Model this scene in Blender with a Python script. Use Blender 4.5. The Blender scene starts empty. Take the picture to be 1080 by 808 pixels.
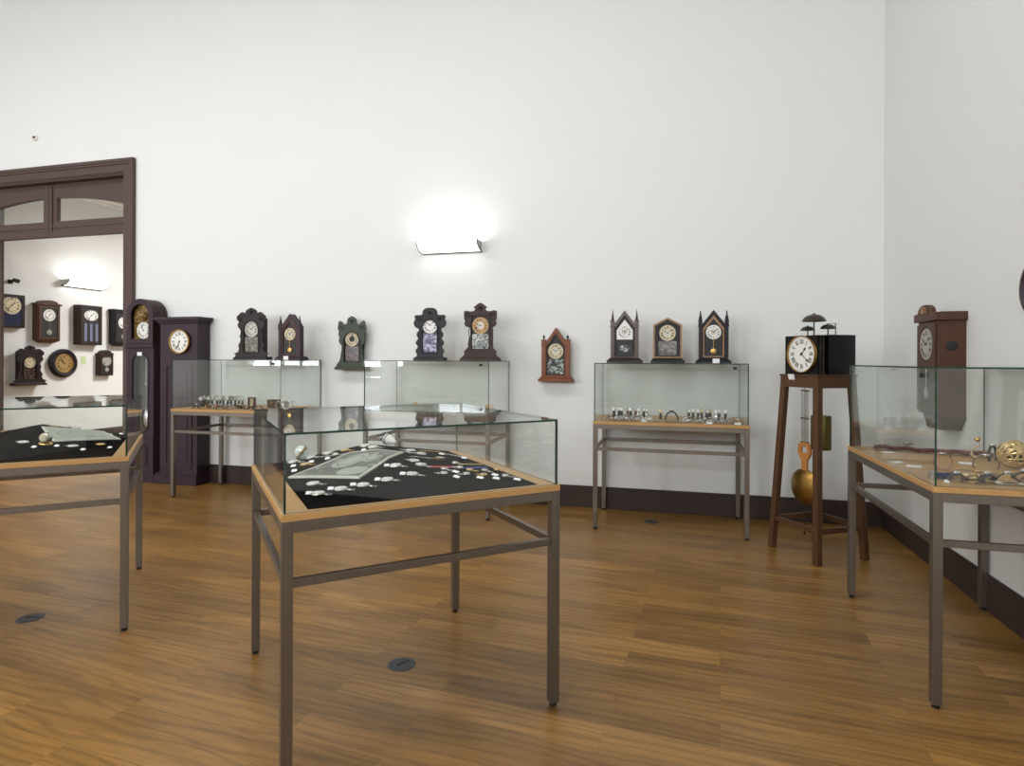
import bpy, bmesh, math, random
from mathutils import Vector, Matrix
random.seed(7)
PI = math.pi
scn = bpy.context.scene
col = scn.collection

# ------------------------------------------------------------------ materials
MATS = {}
def nodes_of(m):
    m.use_nodes = True
    nt = m.node_tree
    return nt, nt.nodes, nt.links
def S(c):  # sRGB 0-255 -> linear
    return tuple(((v/255)/12.92 if v/255 <= .04045 else ((v/255+.055)/1.055)**2.4) for v in c)
def mat(name, rgb, rough=.5, metal=0, var=.12, scale=30, coat=0, bump=0, stretch=(1,1,1), spec=.5):
    if name in MATS: return MATS[name]
    m = bpy.data.materials.new(name); nt, N, L = nodes_of(m)
    b = N['Principled BSDF']
    c = S(rgb)
    tc = N.new('ShaderNodeTexCoord'); mp = N.new('ShaderNodeMapping'); mp.inputs['Scale'].default_value = stretch
    nz = N.new('ShaderNodeTexNoise'); nz.inputs['Scale'].default_value = scale; nz.inputs['Detail'].default_value = 4
    mx = N.new('ShaderNodeMix'); mx.data_type = 'RGBA'
    mx.inputs[6].default_value = tuple(v*(1-var) for v in c)+(1,)
    mx.inputs[7].default_value = tuple(min(1, v*(1+var)) for v in c)+(1,)
    L.new(tc.outputs['Object'], mp.inputs[0]); L.new(mp.outputs[0], nz.inputs['Vector'])
    L.new(nz.outputs[0], mx.inputs[0]); L.new(mx.outputs[2], b.inputs['Base Color'])
    b.inputs['Roughness'].default_value = rough; b.inputs['Metallic'].default_value = metal
    b.inputs['Specular IOR Level'].default_value = spec
    if coat: b.inputs['Coat Weight'].default_value = coat
    if bump:
        bp = N.new('ShaderNodeBump'); bp.inputs['Strength'].default_value = bump; bp.inputs['Distance'].default_value = .002
        L.new(nz.outputs[0], bp.inputs['Height']); L.new(bp.outputs[0], b.inputs['Normal'])
    MATS[name] = m
    return m
def wood(name, rgb, rough=.4, var=.3, along='z', scale=9):
    st = {'x': (.12, 1, 1), 'y': (1, .12, 1), 'z': (1, 1, .12)}[along]
    return mat(name, rgb, rough+.08, 0, var, scale*6, 0, .15, st, spec=.3)
def emis(name, rgb, strength):
    m = bpy.data.materials.new(name); nt, N, L = nodes_of(m)
    b = N['Principled BSDF']; b.inputs['Base Color'].default_value = (.9, .9, .9, 1)
    b.inputs['Emission Color'].default_value = rgb+(1,); b.inputs['Emission Strength'].default_value = strength
    MATS[name] = m; return m
def glass_mat(name, tint, ior=1.5):
    m = bpy.data.materials.new(name); nt, N, L = nodes_of(m)
    N.remove(N['Principled BSDF']); out = N['Material Output']
    t = N.new('ShaderNodeBsdfTransparent'); t.inputs[0].default_value = tint+(1,)
    g = N.new('ShaderNodeBsdfGlossy'); g.inputs['Roughness'].default_value = 0; g.inputs[0].default_value = (.95, .97, .97, 1)
    f = N.new('ShaderNodeFresnel'); f.inputs[0].default_value = ior
    ge = N.new('ShaderNodeNewGeometry'); ir = N.new('ShaderNodeMapRange'); ir.inputs[3].default_value = ior; ir.inputs[4].default_value = 1/ior
    L.new(ge.outputs['Backfacing'], ir.inputs[0]); L.new(ir.outputs[0], f.inputs[0])   # both faces of the pane reflect like an air-glass face
    mx = N.new('ShaderNodeMixShader')
    L.new(f.outputs[0], mx.inputs[0]); L.new(t.outputs[0], mx.inputs[1]); L.new(g.outputs[0], mx.inputs[2]); L.new(mx.outputs[0], out.inputs[0])
    MATS[name] = m; return m

def floor_mat():
    m = bpy.data.materials.new('oak_plank_floor'); nt, N, L = nodes_of(m)
    b = N['Principled BSDF']
    tc = N.new('ShaderNodeTexCoord'); mp = N.new('ShaderNodeMapping'); mp.inputs['Rotation'].default_value = (0, 0, math.radians(4.3))
    L.new(tc.outputs['Object'], mp.inputs[0])
    br = N.new('ShaderNodeTexBrick'); br.offset = .37; br.offset_frequency = 2; br.squash = 1
    br.inputs['Scale'].default_value = 1; br.inputs['Brick Width'].default_value = 1.2; br.inputs['Row Height'].default_value = .165
    br.inputs['Mortar Size'].default_value = .0008; br.inputs['Mortar Smooth'].default_value = .3
    br.inputs['Color1'].default_value = (0, 0, 0, 1); br.inputs['Color2'].default_value = (1, 1, 1, 1); br.inputs['Mortar'].default_value = (.3, .3, .3, 1)
    L.new(mp.outputs[0], br.inputs['Vector'])
    # offset the grain per plank
    vm = N.new('ShaderNodeVectorMath'); vm.operation = 'MULTIPLY'; vm.inputs[1].default_value = (37, 11, 5)
    L.new(br.outputs['Color'], vm.inputs[0])
    ad = N.new('ShaderNodeVectorMath'); ad.operation = 'ADD'
    L.new(mp.outputs[0], ad.inputs[0]); L.new(vm.outputs[0], ad.inputs[1])
    st = N.new('ShaderNodeMapping'); st.inputs['Scale'].default_value = (.16, 1, 1); L.new(ad.outputs[0], st.inputs[0])
    n1 = N.new('ShaderNodeTexNoise'); n1.inputs['Scale'].default_value = 5; n1.inputs['Detail'].default_value = 5; n1.inputs['Distortion'].default_value = .7; n1.inputs['Roughness'].default_value = .6
    L.new(st.outputs[0], n1.inputs['Vector'])
    s2 = N.new('ShaderNodeMapping'); s2.inputs['Scale'].default_value = (.05, 1, 1); L.new(ad.outputs[0], s2.inputs[0])
    n2 = N.new('ShaderNodeTexNoise'); n2.inputs['Scale'].default_value = 110; n2.inputs['Detail'].default_value = 4; L.new(s2.outputs[0], n2.inputs['Vector'])
    # cathedral rings
    wv = N.new('ShaderNodeTexWave'); wv.wave_type = 'BANDS'; wv.bands_direction = 'Y'
    wv.inputs['Scale'].default_value = 6; wv.inputs['Distortion'].default_value = 11; wv.inputs['Detail'].default_value = 2; wv.inputs['Detail Scale'].default_value = 1.1
    L.new(st.outputs[0], wv.inputs['Vector'])
    r1 = N.new('ShaderNodeValToRGB'); e = r1.color_ramp.elements
    e[0].position = .25; e[0].color = S(FLOOR_D)+(1,); e[1].position = .75; e[1].color = S(FLOOR_L)+(1,)
    me = r1.color_ramp.elements.new(.5); me.color = S(FLOOR_M)+(1,)
    L.new(n1.outputs[0], r1.inputs[0])
    def mul(a, fac_out, lo, hi, f=1):
        mr = N.new('ShaderNodeMapRange'); mr.inputs[3].default_value = lo; mr.inputs[4].default_value = hi
        L.new(fac_out, mr.inputs[0])
        q = N.new('ShaderNodeMix'); q.data_type = 'RGBA'; q.blend_type = 'MULTIPLY'; q.inputs[0].default_value = f
        L.new(a, q.inputs[6]); L.new(mr.outputs[0], q.inputs[7]); return q.outputs[2]
    c = mul(r1.outputs[0], n2.outputs[0], .72, 1.28)
    wr = N.new('ShaderNodeValToRGB'); wr.color_ramp.elements[0].position = .05; wr.color_ramp.elements[1].position = .4; L.new(wv.outputs[0], wr.inputs[0])
    c = mul(c, wr.outputs[0], .7, 1.06, .7)
    c = mul(c, br.outputs['Color'], .82, 1.14)
    sm = N.new('ShaderNodeMix'); sm.data_type = 'RGBA'; sm.inputs[7].default_value = S((90, 60, 30))+(1,)
    fm = N.new('ShaderNodeMath'); fm.operation = 'MULTIPLY'; fm.inputs[1].default_value = .55
    L.new(br.outputs['Fac'], fm.inputs[0]); L.new(fm.outputs[0], sm.inputs[0]); L.new(c, sm.inputs[6])
    L.new(sm.outputs[2], b.inputs['Base Color'])
    b.inputs['Roughness'].default_value = .33
    b.inputs['Specular IOR Level'].default_value = .45
    bp = N.new('ShaderNodeBump'); bp.inputs['Strength'].default_value = .12; bp.inputs['Distance'].default_value = .001
    L.new(n2.outputs[0], bp.inputs['Height']); L.new(bp.outputs[0], b.inputs['Normal'])
    return m
FLOOR_D, FLOOR_M, FLOOR_L = (106, 76, 35), (138, 101, 49), (162, 122, 66)

M_floor = floor_mat()
M_wall = mat('wall_paint', (227, 229, 228), .9, 0, .012, 1.5, spec=.2)
M_ceil = mat('ceiling_paint', (235, 235, 232), .9, 0, .01, 2, spec=.2)
M_trimw = wood('casing_wood', (84, 68, 64), .45, .15, 'z')
M_base = wood('baseboard_wood', (62, 50, 46), .5, .2, 'x')
M_top = wood('beech_top', (182, 142, 90), .35, .18, 'x', 4)
M_steel = mat('brushed_steel', (122, 114, 105), .36, .8, .1, 60, stretch=(1, 1, .05))
M_rubber = mat('black_rubber', (20, 20, 21), .6)
M_glass = glass_mat('case_glass', (.982, .994, .988))
M_gedge = mat('glass_edge_green', (18, 56, 46), .12, 0, .2, 20)
M_pane = glass_mat('window_glass', (.97, .98, .98))
M_black = mat('black_cloth', (8, 8, 11), .95, 0, .35, 300, bump=.4, spec=.03)
M_dmah = wood('dark_mahogany', (35, 23, 24), .34, .35)
M_plum = wood('plum_lit_wood', (54, 39, 49), .36, .22)  # bluish window light on the clock fronts is put into this wood colour
M_dbrown = wood('dark_brown_wood', (50, 33, 27), .36, .3)
M_brown = wood('brown_wood', (78, 51, 37), .4, .28)
M_red = wood('red_brown_wood', (122, 72, 44), .36, .25)
M_green = mat('green_painted_wood', (46, 56, 40), .5, 0, .3, 40, bump=.2)
M_ebony = wood('ebonised_wood', (26, 22, 27), .35, .3)
M_rose = mat('rosewood_veneer', (62, 34, 26), .28, 0, .65, 14)
M_maple = mat('gilt_maple_wood', (150, 112, 74), .4, 0, .35, 25)
M_stand = wood('stand_wood', (84, 58, 38), .42, .35)
M_white = mat('enamel_white', (232, 232, 228), .35, 0, .02)
M_cream = mat('cream_dial', (205, 192, 160), .45, 0, .08, 40)
M_tan = mat('tan_dial', (188, 152, 100), .45, 0, .15, 40)
M_silverd = mat('silvered_dial', (180, 176, 168), .4, .3, .08, 40)
M_ink = mat('dial_ink', (24, 24, 30), .6)
M_brass = mat('brass', (178, 142, 78), .28, .9, .15, 25)
M_dbrass = mat('aged_brass', (120, 108, 62), .4, .85, .25, 25)
M_bronze = mat('bell_bronze', (72, 66, 56), .4, .7, .25, 25)
M_silver = mat('silver_metal', (186, 184, 180), .25, .95, .06, 40)
M_gold = mat('gold_metal', (200, 160, 90), .25, .95, .1, 40)
M_card = mat('white_card', (238, 238, 238), .8, 0, .02)
M_leather = mat('black_leather', (26, 24, 25), .5, 0, .3, 90)
M_bleather = mat('brown_leather', (96, 62, 40), .5, 0, .25, 90)
M_redc = mat('red_ribbon', (176, 44, 60), .6, 0, .2, 90)
M_bluec = mat('blue_ribbon', (52, 62, 140), .6, 0, .2, 90)
M_yel = mat('olive_gold_ribbon', (150, 140, 70), .6, 0, .25, 90)
M_maroon = mat('maroon_cloth', (88, 30, 36), .8, 0, .5, 60)
M_navy = mat('navy_box', (34, 42, 84), .6, 0, .1)
M_dark = mat('dark_interior', (20, 17, 18), .5, 0, .3, 20)
M_plastic = mat('white_plastic', (225, 225, 222), .4, 0, .01)
M_greenp = mat('green_note_paper', (196, 216, 170), .8, 0, .12, 40)
M_disc = mat('grey_floor_box', (74, 78, 82), .5, .2, .2, 60)

def tablet_mat(name, a, b_, scale=22):
    m = bpy.data.materials.new(name); nt, N, L = nodes_of(m)
    b = N['Principled BSDF']
    tc = N.new('ShaderNodeTexCoord'); nz = N.new('ShaderNodeTexNoise'); nz.inputs['Scale'].default_value = scale; nz.inputs['Detail'].default_value = 3; nz.inputs['Distortion'].default_value = 1.2
    r = N.new('ShaderNodeValToRGB'); e = r.color_ramp.elements
    e[0].position = .46; e[0].color = S(a)+(1,); e[1].position = .6; e[1].color = S(b_)+(1,)
    L.new(tc.outputs['Object'], nz.inputs['Vector']); L.new(nz.outputs[0], r.inputs[0]); L.new(r.outputs[0], b.inputs['Base Color'])
    b.inputs['Roughness'].default_value = .18
    MATS[name] = m; return m
M_tabA = tablet_mat('silver_figured_tablet', (42, 52, 58), (178, 184, 172), 30)
M_tabB = tablet_mat('lilac_figured_tablet', (92, 84, 120), (190, 186, 205), 26)
M_tabC = tablet_mat('dull_figured_tablet', (74, 66, 60), (128, 120, 108), 26)
M_tabD = tablet_mat('dark_figured_tablet', (26, 28, 32), (96, 60, 44), 26)
M_repousse = tablet_mat('embossed_brass', (90, 68, 36), (176, 146, 88), 60)

# ------------------------------------------------------------------ mesh helpers
def V(*a): return Vector(a)
class B:
    """collects shapes into one mesh"""
    def __init__(s): s.bm = bmesh.new()
    def box(s, x0, x1, y0, y1, z0, z1, mi=0):
        vs = [s.bm.verts.new((x, y, z)) for z in (z0, z1) for y in (y0, y1) for x in (x0, x1)]
        for f in ((0, 2, 3, 1), (4, 5, 7, 6), (0, 1, 5, 4), (2, 6, 7, 3), (0, 4, 6, 2), (1, 3, 7, 5)):
            s.bm.faces.new([vs[i] for i in f]).material_index = mi
        return s
    def hexa(s, lo, hi, mi=0):
        """loft between two quads (lists of 4 points)"""
        a = [s.bm.verts.new(p) for p in lo]; b = [s.bm.verts.new(p) for p in hi]
        s.bm.faces.new(a[::-1]).material_index = mi; s.bm.faces.new(b).material_index = mi
        for i in range(4):
            j = (i+1) % 4; s.bm.faces.new((a[i], a[j], b[j], b[i])).material_index = mi
        return s
    def plate(s, outer, holes, y0, y1, mi=0):
        """polygon in the xz plane with holes, extruded from y0 (front) to y1"""
        edges = []
        for loop in [outer]+list(holes):
            vs = [s.bm.verts.new((x, y0, z)) for x, z in loop]
            for i in range(len(vs)): edges.append(s.bm.edges.new((vs[i], vs[(i+1) % len(vs)])))
        r = bmesh.ops.triangle_fill(s.bm, edges=edges, use_beauty=True)
        fs = [g for g in r['geom'] if isinstance(g, bmesh.types.BMFace)]
        e = bmesh.ops.extrude_face_region(s.bm, geom=fs)
        nv = [g for g in e['geom'] if isinstance(g, bmesh.types.BMVert)]
        for v in nv: v.co.y = y1
        for f in s.bm.faces:
            if f in fs: f.material_index = mi
        return s
    def lathe(s, prof, n=24, c=(0, 0, 0), ax='z', mi=0, sx=1, sy=1):
        """profile [(r, h)] turned about an axis"""
        rings = []
        for r, h in prof:
            ring = []
            for k in range(n if r > 1e-6 else 1):
                t = 2*PI*k/n; a, b = r*math.cos(t)*sx, r*math.sin(t)*sy
                p = {'z': (a, b, h), 'y': (a, h, b), 'x': (h, a, b)}[ax]
                ring.append(s.bm.verts.new((p[0]+c[0], p[1]+c[1], p[2]+c[2])))
            rings.append(ring)
        for A, Bq in zip(rings, rings[1:]):
            for k in range(n):
                j = (k+1) % n
                if len(A) == 1 and len(Bq) == 1: break
                if len(A) == 1: f = (A[0], Bq[k], Bq[j])
                elif len(Bq) == 1: f = (A[k], A[j], Bq[0])
                else: f = (A[k], A[j], Bq[j], Bq[k])
                try: s.bm.faces.new(f).material_index = mi
                except ValueError: pass
        closed = abs(prof[0][0]-prof[-1][0])+abs(prof[0][1]-prof[-1][1]) < 1e-9
        for R in (() if closed else (rings[0], rings[-1])):
            if len(R) > 1:
                try: s.bm.faces.new(R).material_index = mi
                except ValueError: pass
        return s
    def tube(s, pts, r, n=8, closed=False, mi=0, flat=None, wide=None):
        pts = [Vector(p) for p in pts]; m = len(pts); rings = []
        for i, p in enumerate(pts):
            if closed: d = pts[(i+1) % m]-pts[i-1]
            else: d = pts[min(i+1, m-1)]-pts[max(i-1, 0)]
            d.normalize()
            up = Vector((0, 0, 1)) if abs(d.z) < .95 else Vector((0, 1, 0))
            a = d.cross(up).normalized()
            if wide is not None: a = Vector(wide)
            b = a.cross(d)
            rr = r[i] if isinstance(r, (list, tuple)) else r
            w, h = (rr, rr) if flat is None else flat
            rings.append([s.bm.verts.new(p+a*math.cos(2*PI*k/n)*w+b*math.sin(2*PI*k/n)*h) for k in range(n)])
        for i in range(m if closed else m-1):
            A, Bq = rings[i], rings[(i+1) % m]
            for k in range(n):
                j = (k+1) % n; s.bm.faces.new((A[k], A[j], Bq[j], Bq[k])).material_index = mi
        if not closed:
            s.bm.faces.new(rings[0][::-1]).material_index = mi; s.bm.faces.new(rings[-1]).material_index = mi
        return s
    def ball(s, c, r, n=16, mi=0, sz=1):
        k = n//2
        s.lathe([(r*math.sin(PI*i/k), -r*math.cos(PI*i/k)*sz) for i in range(k+1)], n, c, 'z', mi); return s
    def bars(s, x0, x1, y0, y1, z0, z1, mi=0): return s.box(x0, x1, y0, y1, z0, z1, mi)
    def obj(s, name, m, parent=None, smooth=False, bevel=0):
        bmesh.ops.recalc_face_normals(s.bm, faces=s.bm.faces)
        me = bpy.data.meshes.new(name); s.bm.to_mesh(me); s.bm.free()
        for q in (m if isinstance(m, (list, tuple)) else [m]): me.materials.append(q)
        if smooth:
            for p in me.polygons: p.use_smooth = True
            me.set_sharp_from_angle(angle=math.radians(40))
        o = bpy.data.objects.new(name, me); col.objects.link(o)
        if parent is not None: o.parent = parent
        if bevel:
            md = o.modifiers.new('edge', 'BEVEL'); md.width = bevel; md.segments = 2; md.limit_method = 'ANGLE'; md.angle_limit = math.radians(50)
        return o
def thing(name, label, cat, loc=(0, 0, 0), rotz=0, group=None):
    o = bpy.data.objects.new(name, None); col.objects.link(o)
    o.empty_display_size = .05
    o.location = loc; o.rotation_euler = (0, 0, rotz); o['label'] = label; o['category'] = cat
    if group: o['group'] = group
    return o
def tag(o, label, cat, group=None):
    o['label'] = label; o['category'] = cat
    if group: o['group'] = group
    return o
def struct(o): o['kind'] = 'structure'; return o
def copy_tree(o, parent=None):
    c = o.copy(); col.objects.link(c)
    if parent is not None: c.parent = parent
    for ch in o.children:
        if ch.name in KIDS: pass
        copy_tree(ch, c)
    return c
KIDS = set()

# ------------------------------------------------------------------ camera (see the frame as 1080 x 808)
cam = bpy.data.cameras.new('camera'); co = bpy.data.objects.new('camera', cam); col.objects.link(co)
cam.sensor_width = 36; cam.lens = 36*635.88/1080; cam.shift_y = -(404-379.88)/1080; cam.clip_start = .05
co.location = (0, 0, 1.5)
co.matrix_world = Matrix.Translation((0, 0, 1.5)) @ Matrix.Rotation(.2592, 4, 'Z') @ Matrix.Rotation(PI/2, 4, 'X') @ Matrix.Rotation(.004, 4, 'Z')
scn.camera = co

# ------------------------------------------------------------------ room shell
WY, WX = 6.16, 1.86         # inner faces of back and right wall
XL, YF, ZC = -13.0, -4.2, 6.9
NX, NY0, NY1, NZ = -9.7, 6.56, 12.2, 4.32   # neighbouring room
DX0, DX1, DZ = -9.42, -6.75, 3.86           # doorway
struct(B().box(XL-.2, WX+.2, YF-.2, NY1+.2, -.15, 0).obj('floor', M_floor))
b = B(); b.box(DX1, WX+.2, WY, NY0, 0, ZC); b.box(XL-.2, DX0, WY, NY0, 0, ZC); b.box(DX0, DX1, WY, NY0, DZ, ZC)
struct(b.obj('wall_back', M_wall))
struct(B().box(WX, WX+.2, YF-.2, WY, 0, ZC).obj('wall_right', M_wall))
struct(B().box(XL-.2, XL, YF-.2, WY, 0, ZC).obj('wall_left', M_wall))
struct(B().box(XL-.2, WX+.2, YF-.2, NY0, ZC, ZC+.15).obj('ceiling', M_ceil))
# front wall (behind the camera) with tall windows
WIN = [(-11.9, -10.5), (-9.1, -7.7), (-6.1, -4.7), (-3.1, -1.7), (-.3, 1.1)]
b = B(); x = XL
SILL = [1.25, 1.25, 2.1, 2.1, 2.1]
for (a, c), sl in zip(WIN, SILL): b.box(x, a, YF-.3, YF, 0, ZC); b.box(a, c, YF-.3, YF, 0, sl); b.box(a, c, YF-.3, YF, 4.3, ZC); x = c
b.box(x, WX, YF-.3, YF, 0, ZC)
struct(b.obj('wall_front', M_wall))
for i, (a, c) in enumerate(WIN):
    w = struct(thing('window_%d' % (i+1), '', '', (0, 0, 0))); del w['label']; del w['category']
    b = B()
    for t in range(3): xx = a+(c-a)*t/2; b.box(xx-.035, xx+.035, YF-.16, YF-.1, SILL[i], 4.3)
    for zz in (SILL[i]+.03, 1.8, 2.65, 3.5, 4.27):
        if zz < SILL[i]: continue
        b.box(a, c, YF-.16, YF-.1, zz-.025, zz+.025)
    b.obj('window_frame', M_plastic, w)
    B().box(a, c, YF-.135, YF-.13, SILL[i], 4.3).obj('window_pane', M_pane, w)
# neighbouring room
struct(B().box(NX-.2, NX, NY0, NY1+.2, 0, NZ+.1).obj('wall_side', M_wall))
struct(B().box(NX, -2, NY1, NY1+.2, 0, NZ+.1).obj('wall_far', M_wall))
struct(B().box(-2, -1.8, NY0, NY1+.2, 0, NZ+.1).obj('wall_end', M_wall))
struct(B().box(NX-.2, -1.8, NY0, NY1+.2, NZ, NZ+.15).obj('ceiling', M_ceil))
b = B(); b.box(NX, NX+.07, NY0, NY1, 4.2, NZ); b.box(NX, NX+.14, NY0, NY1, 4.25, NZ); b.box(NX, -2, NY1-.1, NY1, 4.2, NZ)
struct(b.obj('trim_1', M_ceil))
struct(B().box(NX, NX+.02, NY0, NY1, 0, .27).obj('baseboard_side', M_base, bevel=.004))
# baseboards
def board(x0, x1, y0, y1, name):
    b = B(); b.box(x0, x1, y0, y1, 0, .195)
    if x1-x0 > y1-y0: b.box(x0, x1, y0+.006, y1, .195, .219)
    else: b.box(x0+.006, x1, y0, y1, .195, .219)
    return struct(b.obj(name, M_base, bevel=.003))
board(-6.57, WX, WY-.019, WY, 'baseboard_back'); board(XL, DX0-.18, WY-.019, WY, 'baseboard_back')
board(WX-.019, WX, YF, WY-.019, 'baseboard_right')

# doorway: casing, jambs, transom
d = struct(thing('door_1', '', '', (0, 0, 0))); del d['label']; del d['category']
b = B()
for k, (w0, w1, t) in enumerate(((0, .172, .02), (.015, .16, .032), (.11, .177, .045), (.14, .18, .055))):
    x0, x1 = DX1+w0, DX1+w1
    b.box(x0, x1, WY-t, WY, 0, DZ+w1); b.box(DX0-w1, DX0-w0, WY-t, WY, 0, DZ+w1); b.box(DX0-w0, DX1+w0, WY-t, WY, DZ+w0, DZ+w1)
b.obj('casing', M_trimw, d, bevel=.004)
b = B(); b.box(DX1-.02, DX1, WY, NY0, 0, DZ); b.box(DX0, DX0+.02, WY, NY0, 0, DZ); b.box(DX0, DX1, WY, NY0, DZ-.02, DZ)
b.obj('jamb', M_trimw, d, bevel=.003)
b = B()
for k, w1 in enumerate((.12, .18)):
    t = .02+.02*k
    b.box(DX1, DX1+w1, NY0, NY0+t, 0, DZ+w1); b.box(DX0-w1, DX0, NY0, NY0+t, 0, DZ+w1); b.box(DX0, DX1, NY0, NY0+t, DZ, DZ+w1)
b.obj('far_casing', M_trimw, d)
# two transom sashes with a shared segmental arch
TY0, TY1 = WY+.10, WY+.16
mid = (DX0+DX1)/2-.03
def arch(x):
    u = (x-mid)/((DX1-DX0)/2); return 3.66-.17*u*u
for sd in (-1, 1):
    xa, xb = (DX0+.02, mid-.004) if sd < 0 else (mid+.004, DX1-.02)
    ga, gb = (xa+.05, xb-.11) if sd < 0 else (xa+.11, xb-.02)
    outer = [(xa, 3.13), (xb, 3.13), (xb, DZ-.02), (xa, DZ-.02)]
    n = 12; hole = [(ga, 3.34), (gb, 3.34)]+[(gb+(ga-gb)*i/n, arch(gb+(ga-gb)*i/n)) for i in range(n+1)]
    s_ = B().plate(outer, [hole], TY0, TY1).obj('transom_sash', M_trimw, d, bevel=.003)
    b = B(); b.box(xa, xb, TY0-.018, TY0, 3.13, 3.2); b.box(xa if sd > 0 else xb-.05, xa+.05 if sd > 0 else xb, TY0-.018, TY0, 3.2, 3.8)
    b.box(xa, xb, TY0-.009, TY0, 3.25, 3.3)
    b.obj('sash_moulding', M_trimw, s_, bevel=.003)
    pg = [(x+(.008 if x == ga else -.008 if x == gb else 0), z-.004) for x, z in hole]
    B().plate(hole, [], TY0+.028, TY0+.032).obj('pane', M_pane, s_)

# ------------------------------------------------------------------ display tables
TH = .961
def display_table(label, loc, rotz, L, D, gh, lock=None, group=None, strs=('f', 'b', 'l', 'r')):
    """legs on centres (0,0),(L,0),(0,D),(L,D)"""
    t = thing('display_case', label, 'display case', loc, rotz, group)
    o = .0196
    B().box(-o-.001, L+o+.001, -o-.001, D+o+.001, TH-.026, TH).obj('tabletop', M_top, t, bevel=.002)
    b = B(); z0, z1 = TH-.066, TH-.027
    b.box(o, L-o, -o, o, z0, z1); b.box(o, L-o, D-o, D+o, z0, z1); b.box(-o, o, o, D-o, z0, z1); b.box(L-o, L+o, o, D-o, z0, z1)
    b.obj('top_frame', M_steel, t, bevel=.0015)
    for x in (0, L):
        for y in (0, D):
            lg = B().box(x-o, x+o, y-o, y+o, .018, TH-.027).obj('leg', M_steel, t, bevel=.0015)
            B().lathe([(.013, 0), (.016, .002), (.016, .01), (.011, .012), (.011, .02)], 16, (x, y, 0)).obj('foot', M_rubber, lg, True)
    zs0, zs1 = .70, .73
    for q in strs:
        b = B()
        if q == 'f': b.box(o, L-o, -.012, .012, zs0, zs1)
        if q == 'b': b.box(o, L-o, D-.012, D+.012, zs0, zs1)
        if q == 'l': b.box(-.012, .012, o, D-o, zs0, zs1)
        if q == 'r': b.box(L-.012, L+.012, o, D-o, zs0, zs1)
        b.obj('stretcher', M_steel, t, bevel=.0015)
    # glass box of five panes
    g = .008; i = -o+.008; X0, X1, Y0, Y1 = i, L-i, i, D-i; top = gh
    def pane(x0, x1, y0, y1, z0, z1, ax):
        b = B(); b.box(x0, x1, y0, y1, z0, z1); b.bm.normal_update()
        for f in b.bm.faces:
            if abs(f.normal[ax]) < .5: f.material_index = 1
        return b.obj('glass_pane', [M_glass, M_gedge], t)
    fp = pane(X0, X1, Y0, Y0+g, TH+.0005, top-g, 1); pane(X0, X1, Y1-g, Y1, TH+.0005, top-g, 1)
    pane(X0, X0+g, Y0+g, Y1-g, TH+.0005, top-g, 0); pane(X1-g, X1, Y0+g, Y1-g, TH+.0005, top-g, 0)
    pane(X0, X1, Y0, Y1, top-g, top, 2)
    if lock:
        b = B(); b.box(lock-.016, lock+.016, Y0-.008, Y0-.0005, top-.05, top-.028); b.lathe([(.006, 0), (.006, .004), (0, .004)], 12, (lock, Y0-.008-.004, top-.039), 'y')
        b.obj('lock', M_rubber, t)
    return t
ANG = .75006
CF = (-1.2987, 1.8352); CL = (-2.9172, 2.67)
display_table('square glass display case in the middle with pocket watches and a picture on black cloth', CF+(0,), ANG, 1.0985, 1.0985, 1.2434)
a_ = 1.0985
display_table('low glass display case at the left edge, in front of the doorway', (CL[0]-a_*math.cos(ANG), CL[1]-a_*math.sin(ANG), 0), ANG, a_, a_, 1.2434)
GH = 1.483
T1 = (-.656, 5.386); T2 = (-5.216, 5.374); T3 = (-2.93, 5.40); LW, DW = 1.267, .717
display_table('tall glass display case against the wall with three pointed clocks on it', T1+(0,), 0, LW, DW, 1.478, lock=1.17)
display_table('tall glass display case beside the longcase clocks', T2+(0,), 0, 1.33, DW, 1.492, lock=1.25)
display_table('tall glass display case under the wall lamp, behind the middle case', T3+(0,), 0, LW, DW, 1.492, lock=1.2)
# right table: long side along the right wall
display_table('tall glass display case at the right edge along the right wall', (1.1116, 3.0017+1.2667, 0), -PI/2, 1.2667, .717, 1.478, lock=1.15)

# ------------------------------------------------------------------ clock pieces (front faces -y, wall side at y = 0)
ROM = ['XII', 'I', 'II', 'III', 'IIII', 'V', 'VI', 'VII', 'VIII', 'IX', 'X', 'XI']
def stroke(b, p, q, w, y):
    p = Vector(p); q = Vector(q); dd = (q-p); n = Vector((-dd.y, dd.x)).normalized()*w/2
    vs = [b.bm.verts.new((v.x, y, v.y)) for v in (p-n, q-n, q+n, p+n)]
    b.bm.faces.new(vs)
def numerals(b, cx, cz, r, y, k=.22, w=.027):
    h = r*k
    for i, s in enumerate(ROM):
        th = PI/2-i*PI/6; er = Vector((math.cos(th), math.sin(th))); et = Vector((math.sin(th), -math.cos(th)))
        adv = {'I': .34, 'V': .62, 'X': .66}; tot = sum(adv[c] for c in s); u = -tot/2
        base = Vector((cx, cz))+er*(r*.83-h)
        def P(a, c): return base+et*a*h*.8+er*c*h
        for c in s:
            m = u+adv[c]/2
            if c == 'I': stroke(b, P(m, 0), P(m, 1), r*w*1.5, y)
            if c == 'V': stroke(b, P(m-.24, 1), P(m, 0), r*w*1.5, y); stroke(b, P(m+.24, 1), P(m, 0), r*w, y)
            if c == 'X': stroke(b, P(m-.26, 1), P(m+.26, 0), r*w*1.5, y); stroke(b, P(m+.26, 1), P(m-.26, 0), r*w, y)
            u += adv[c]
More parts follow.
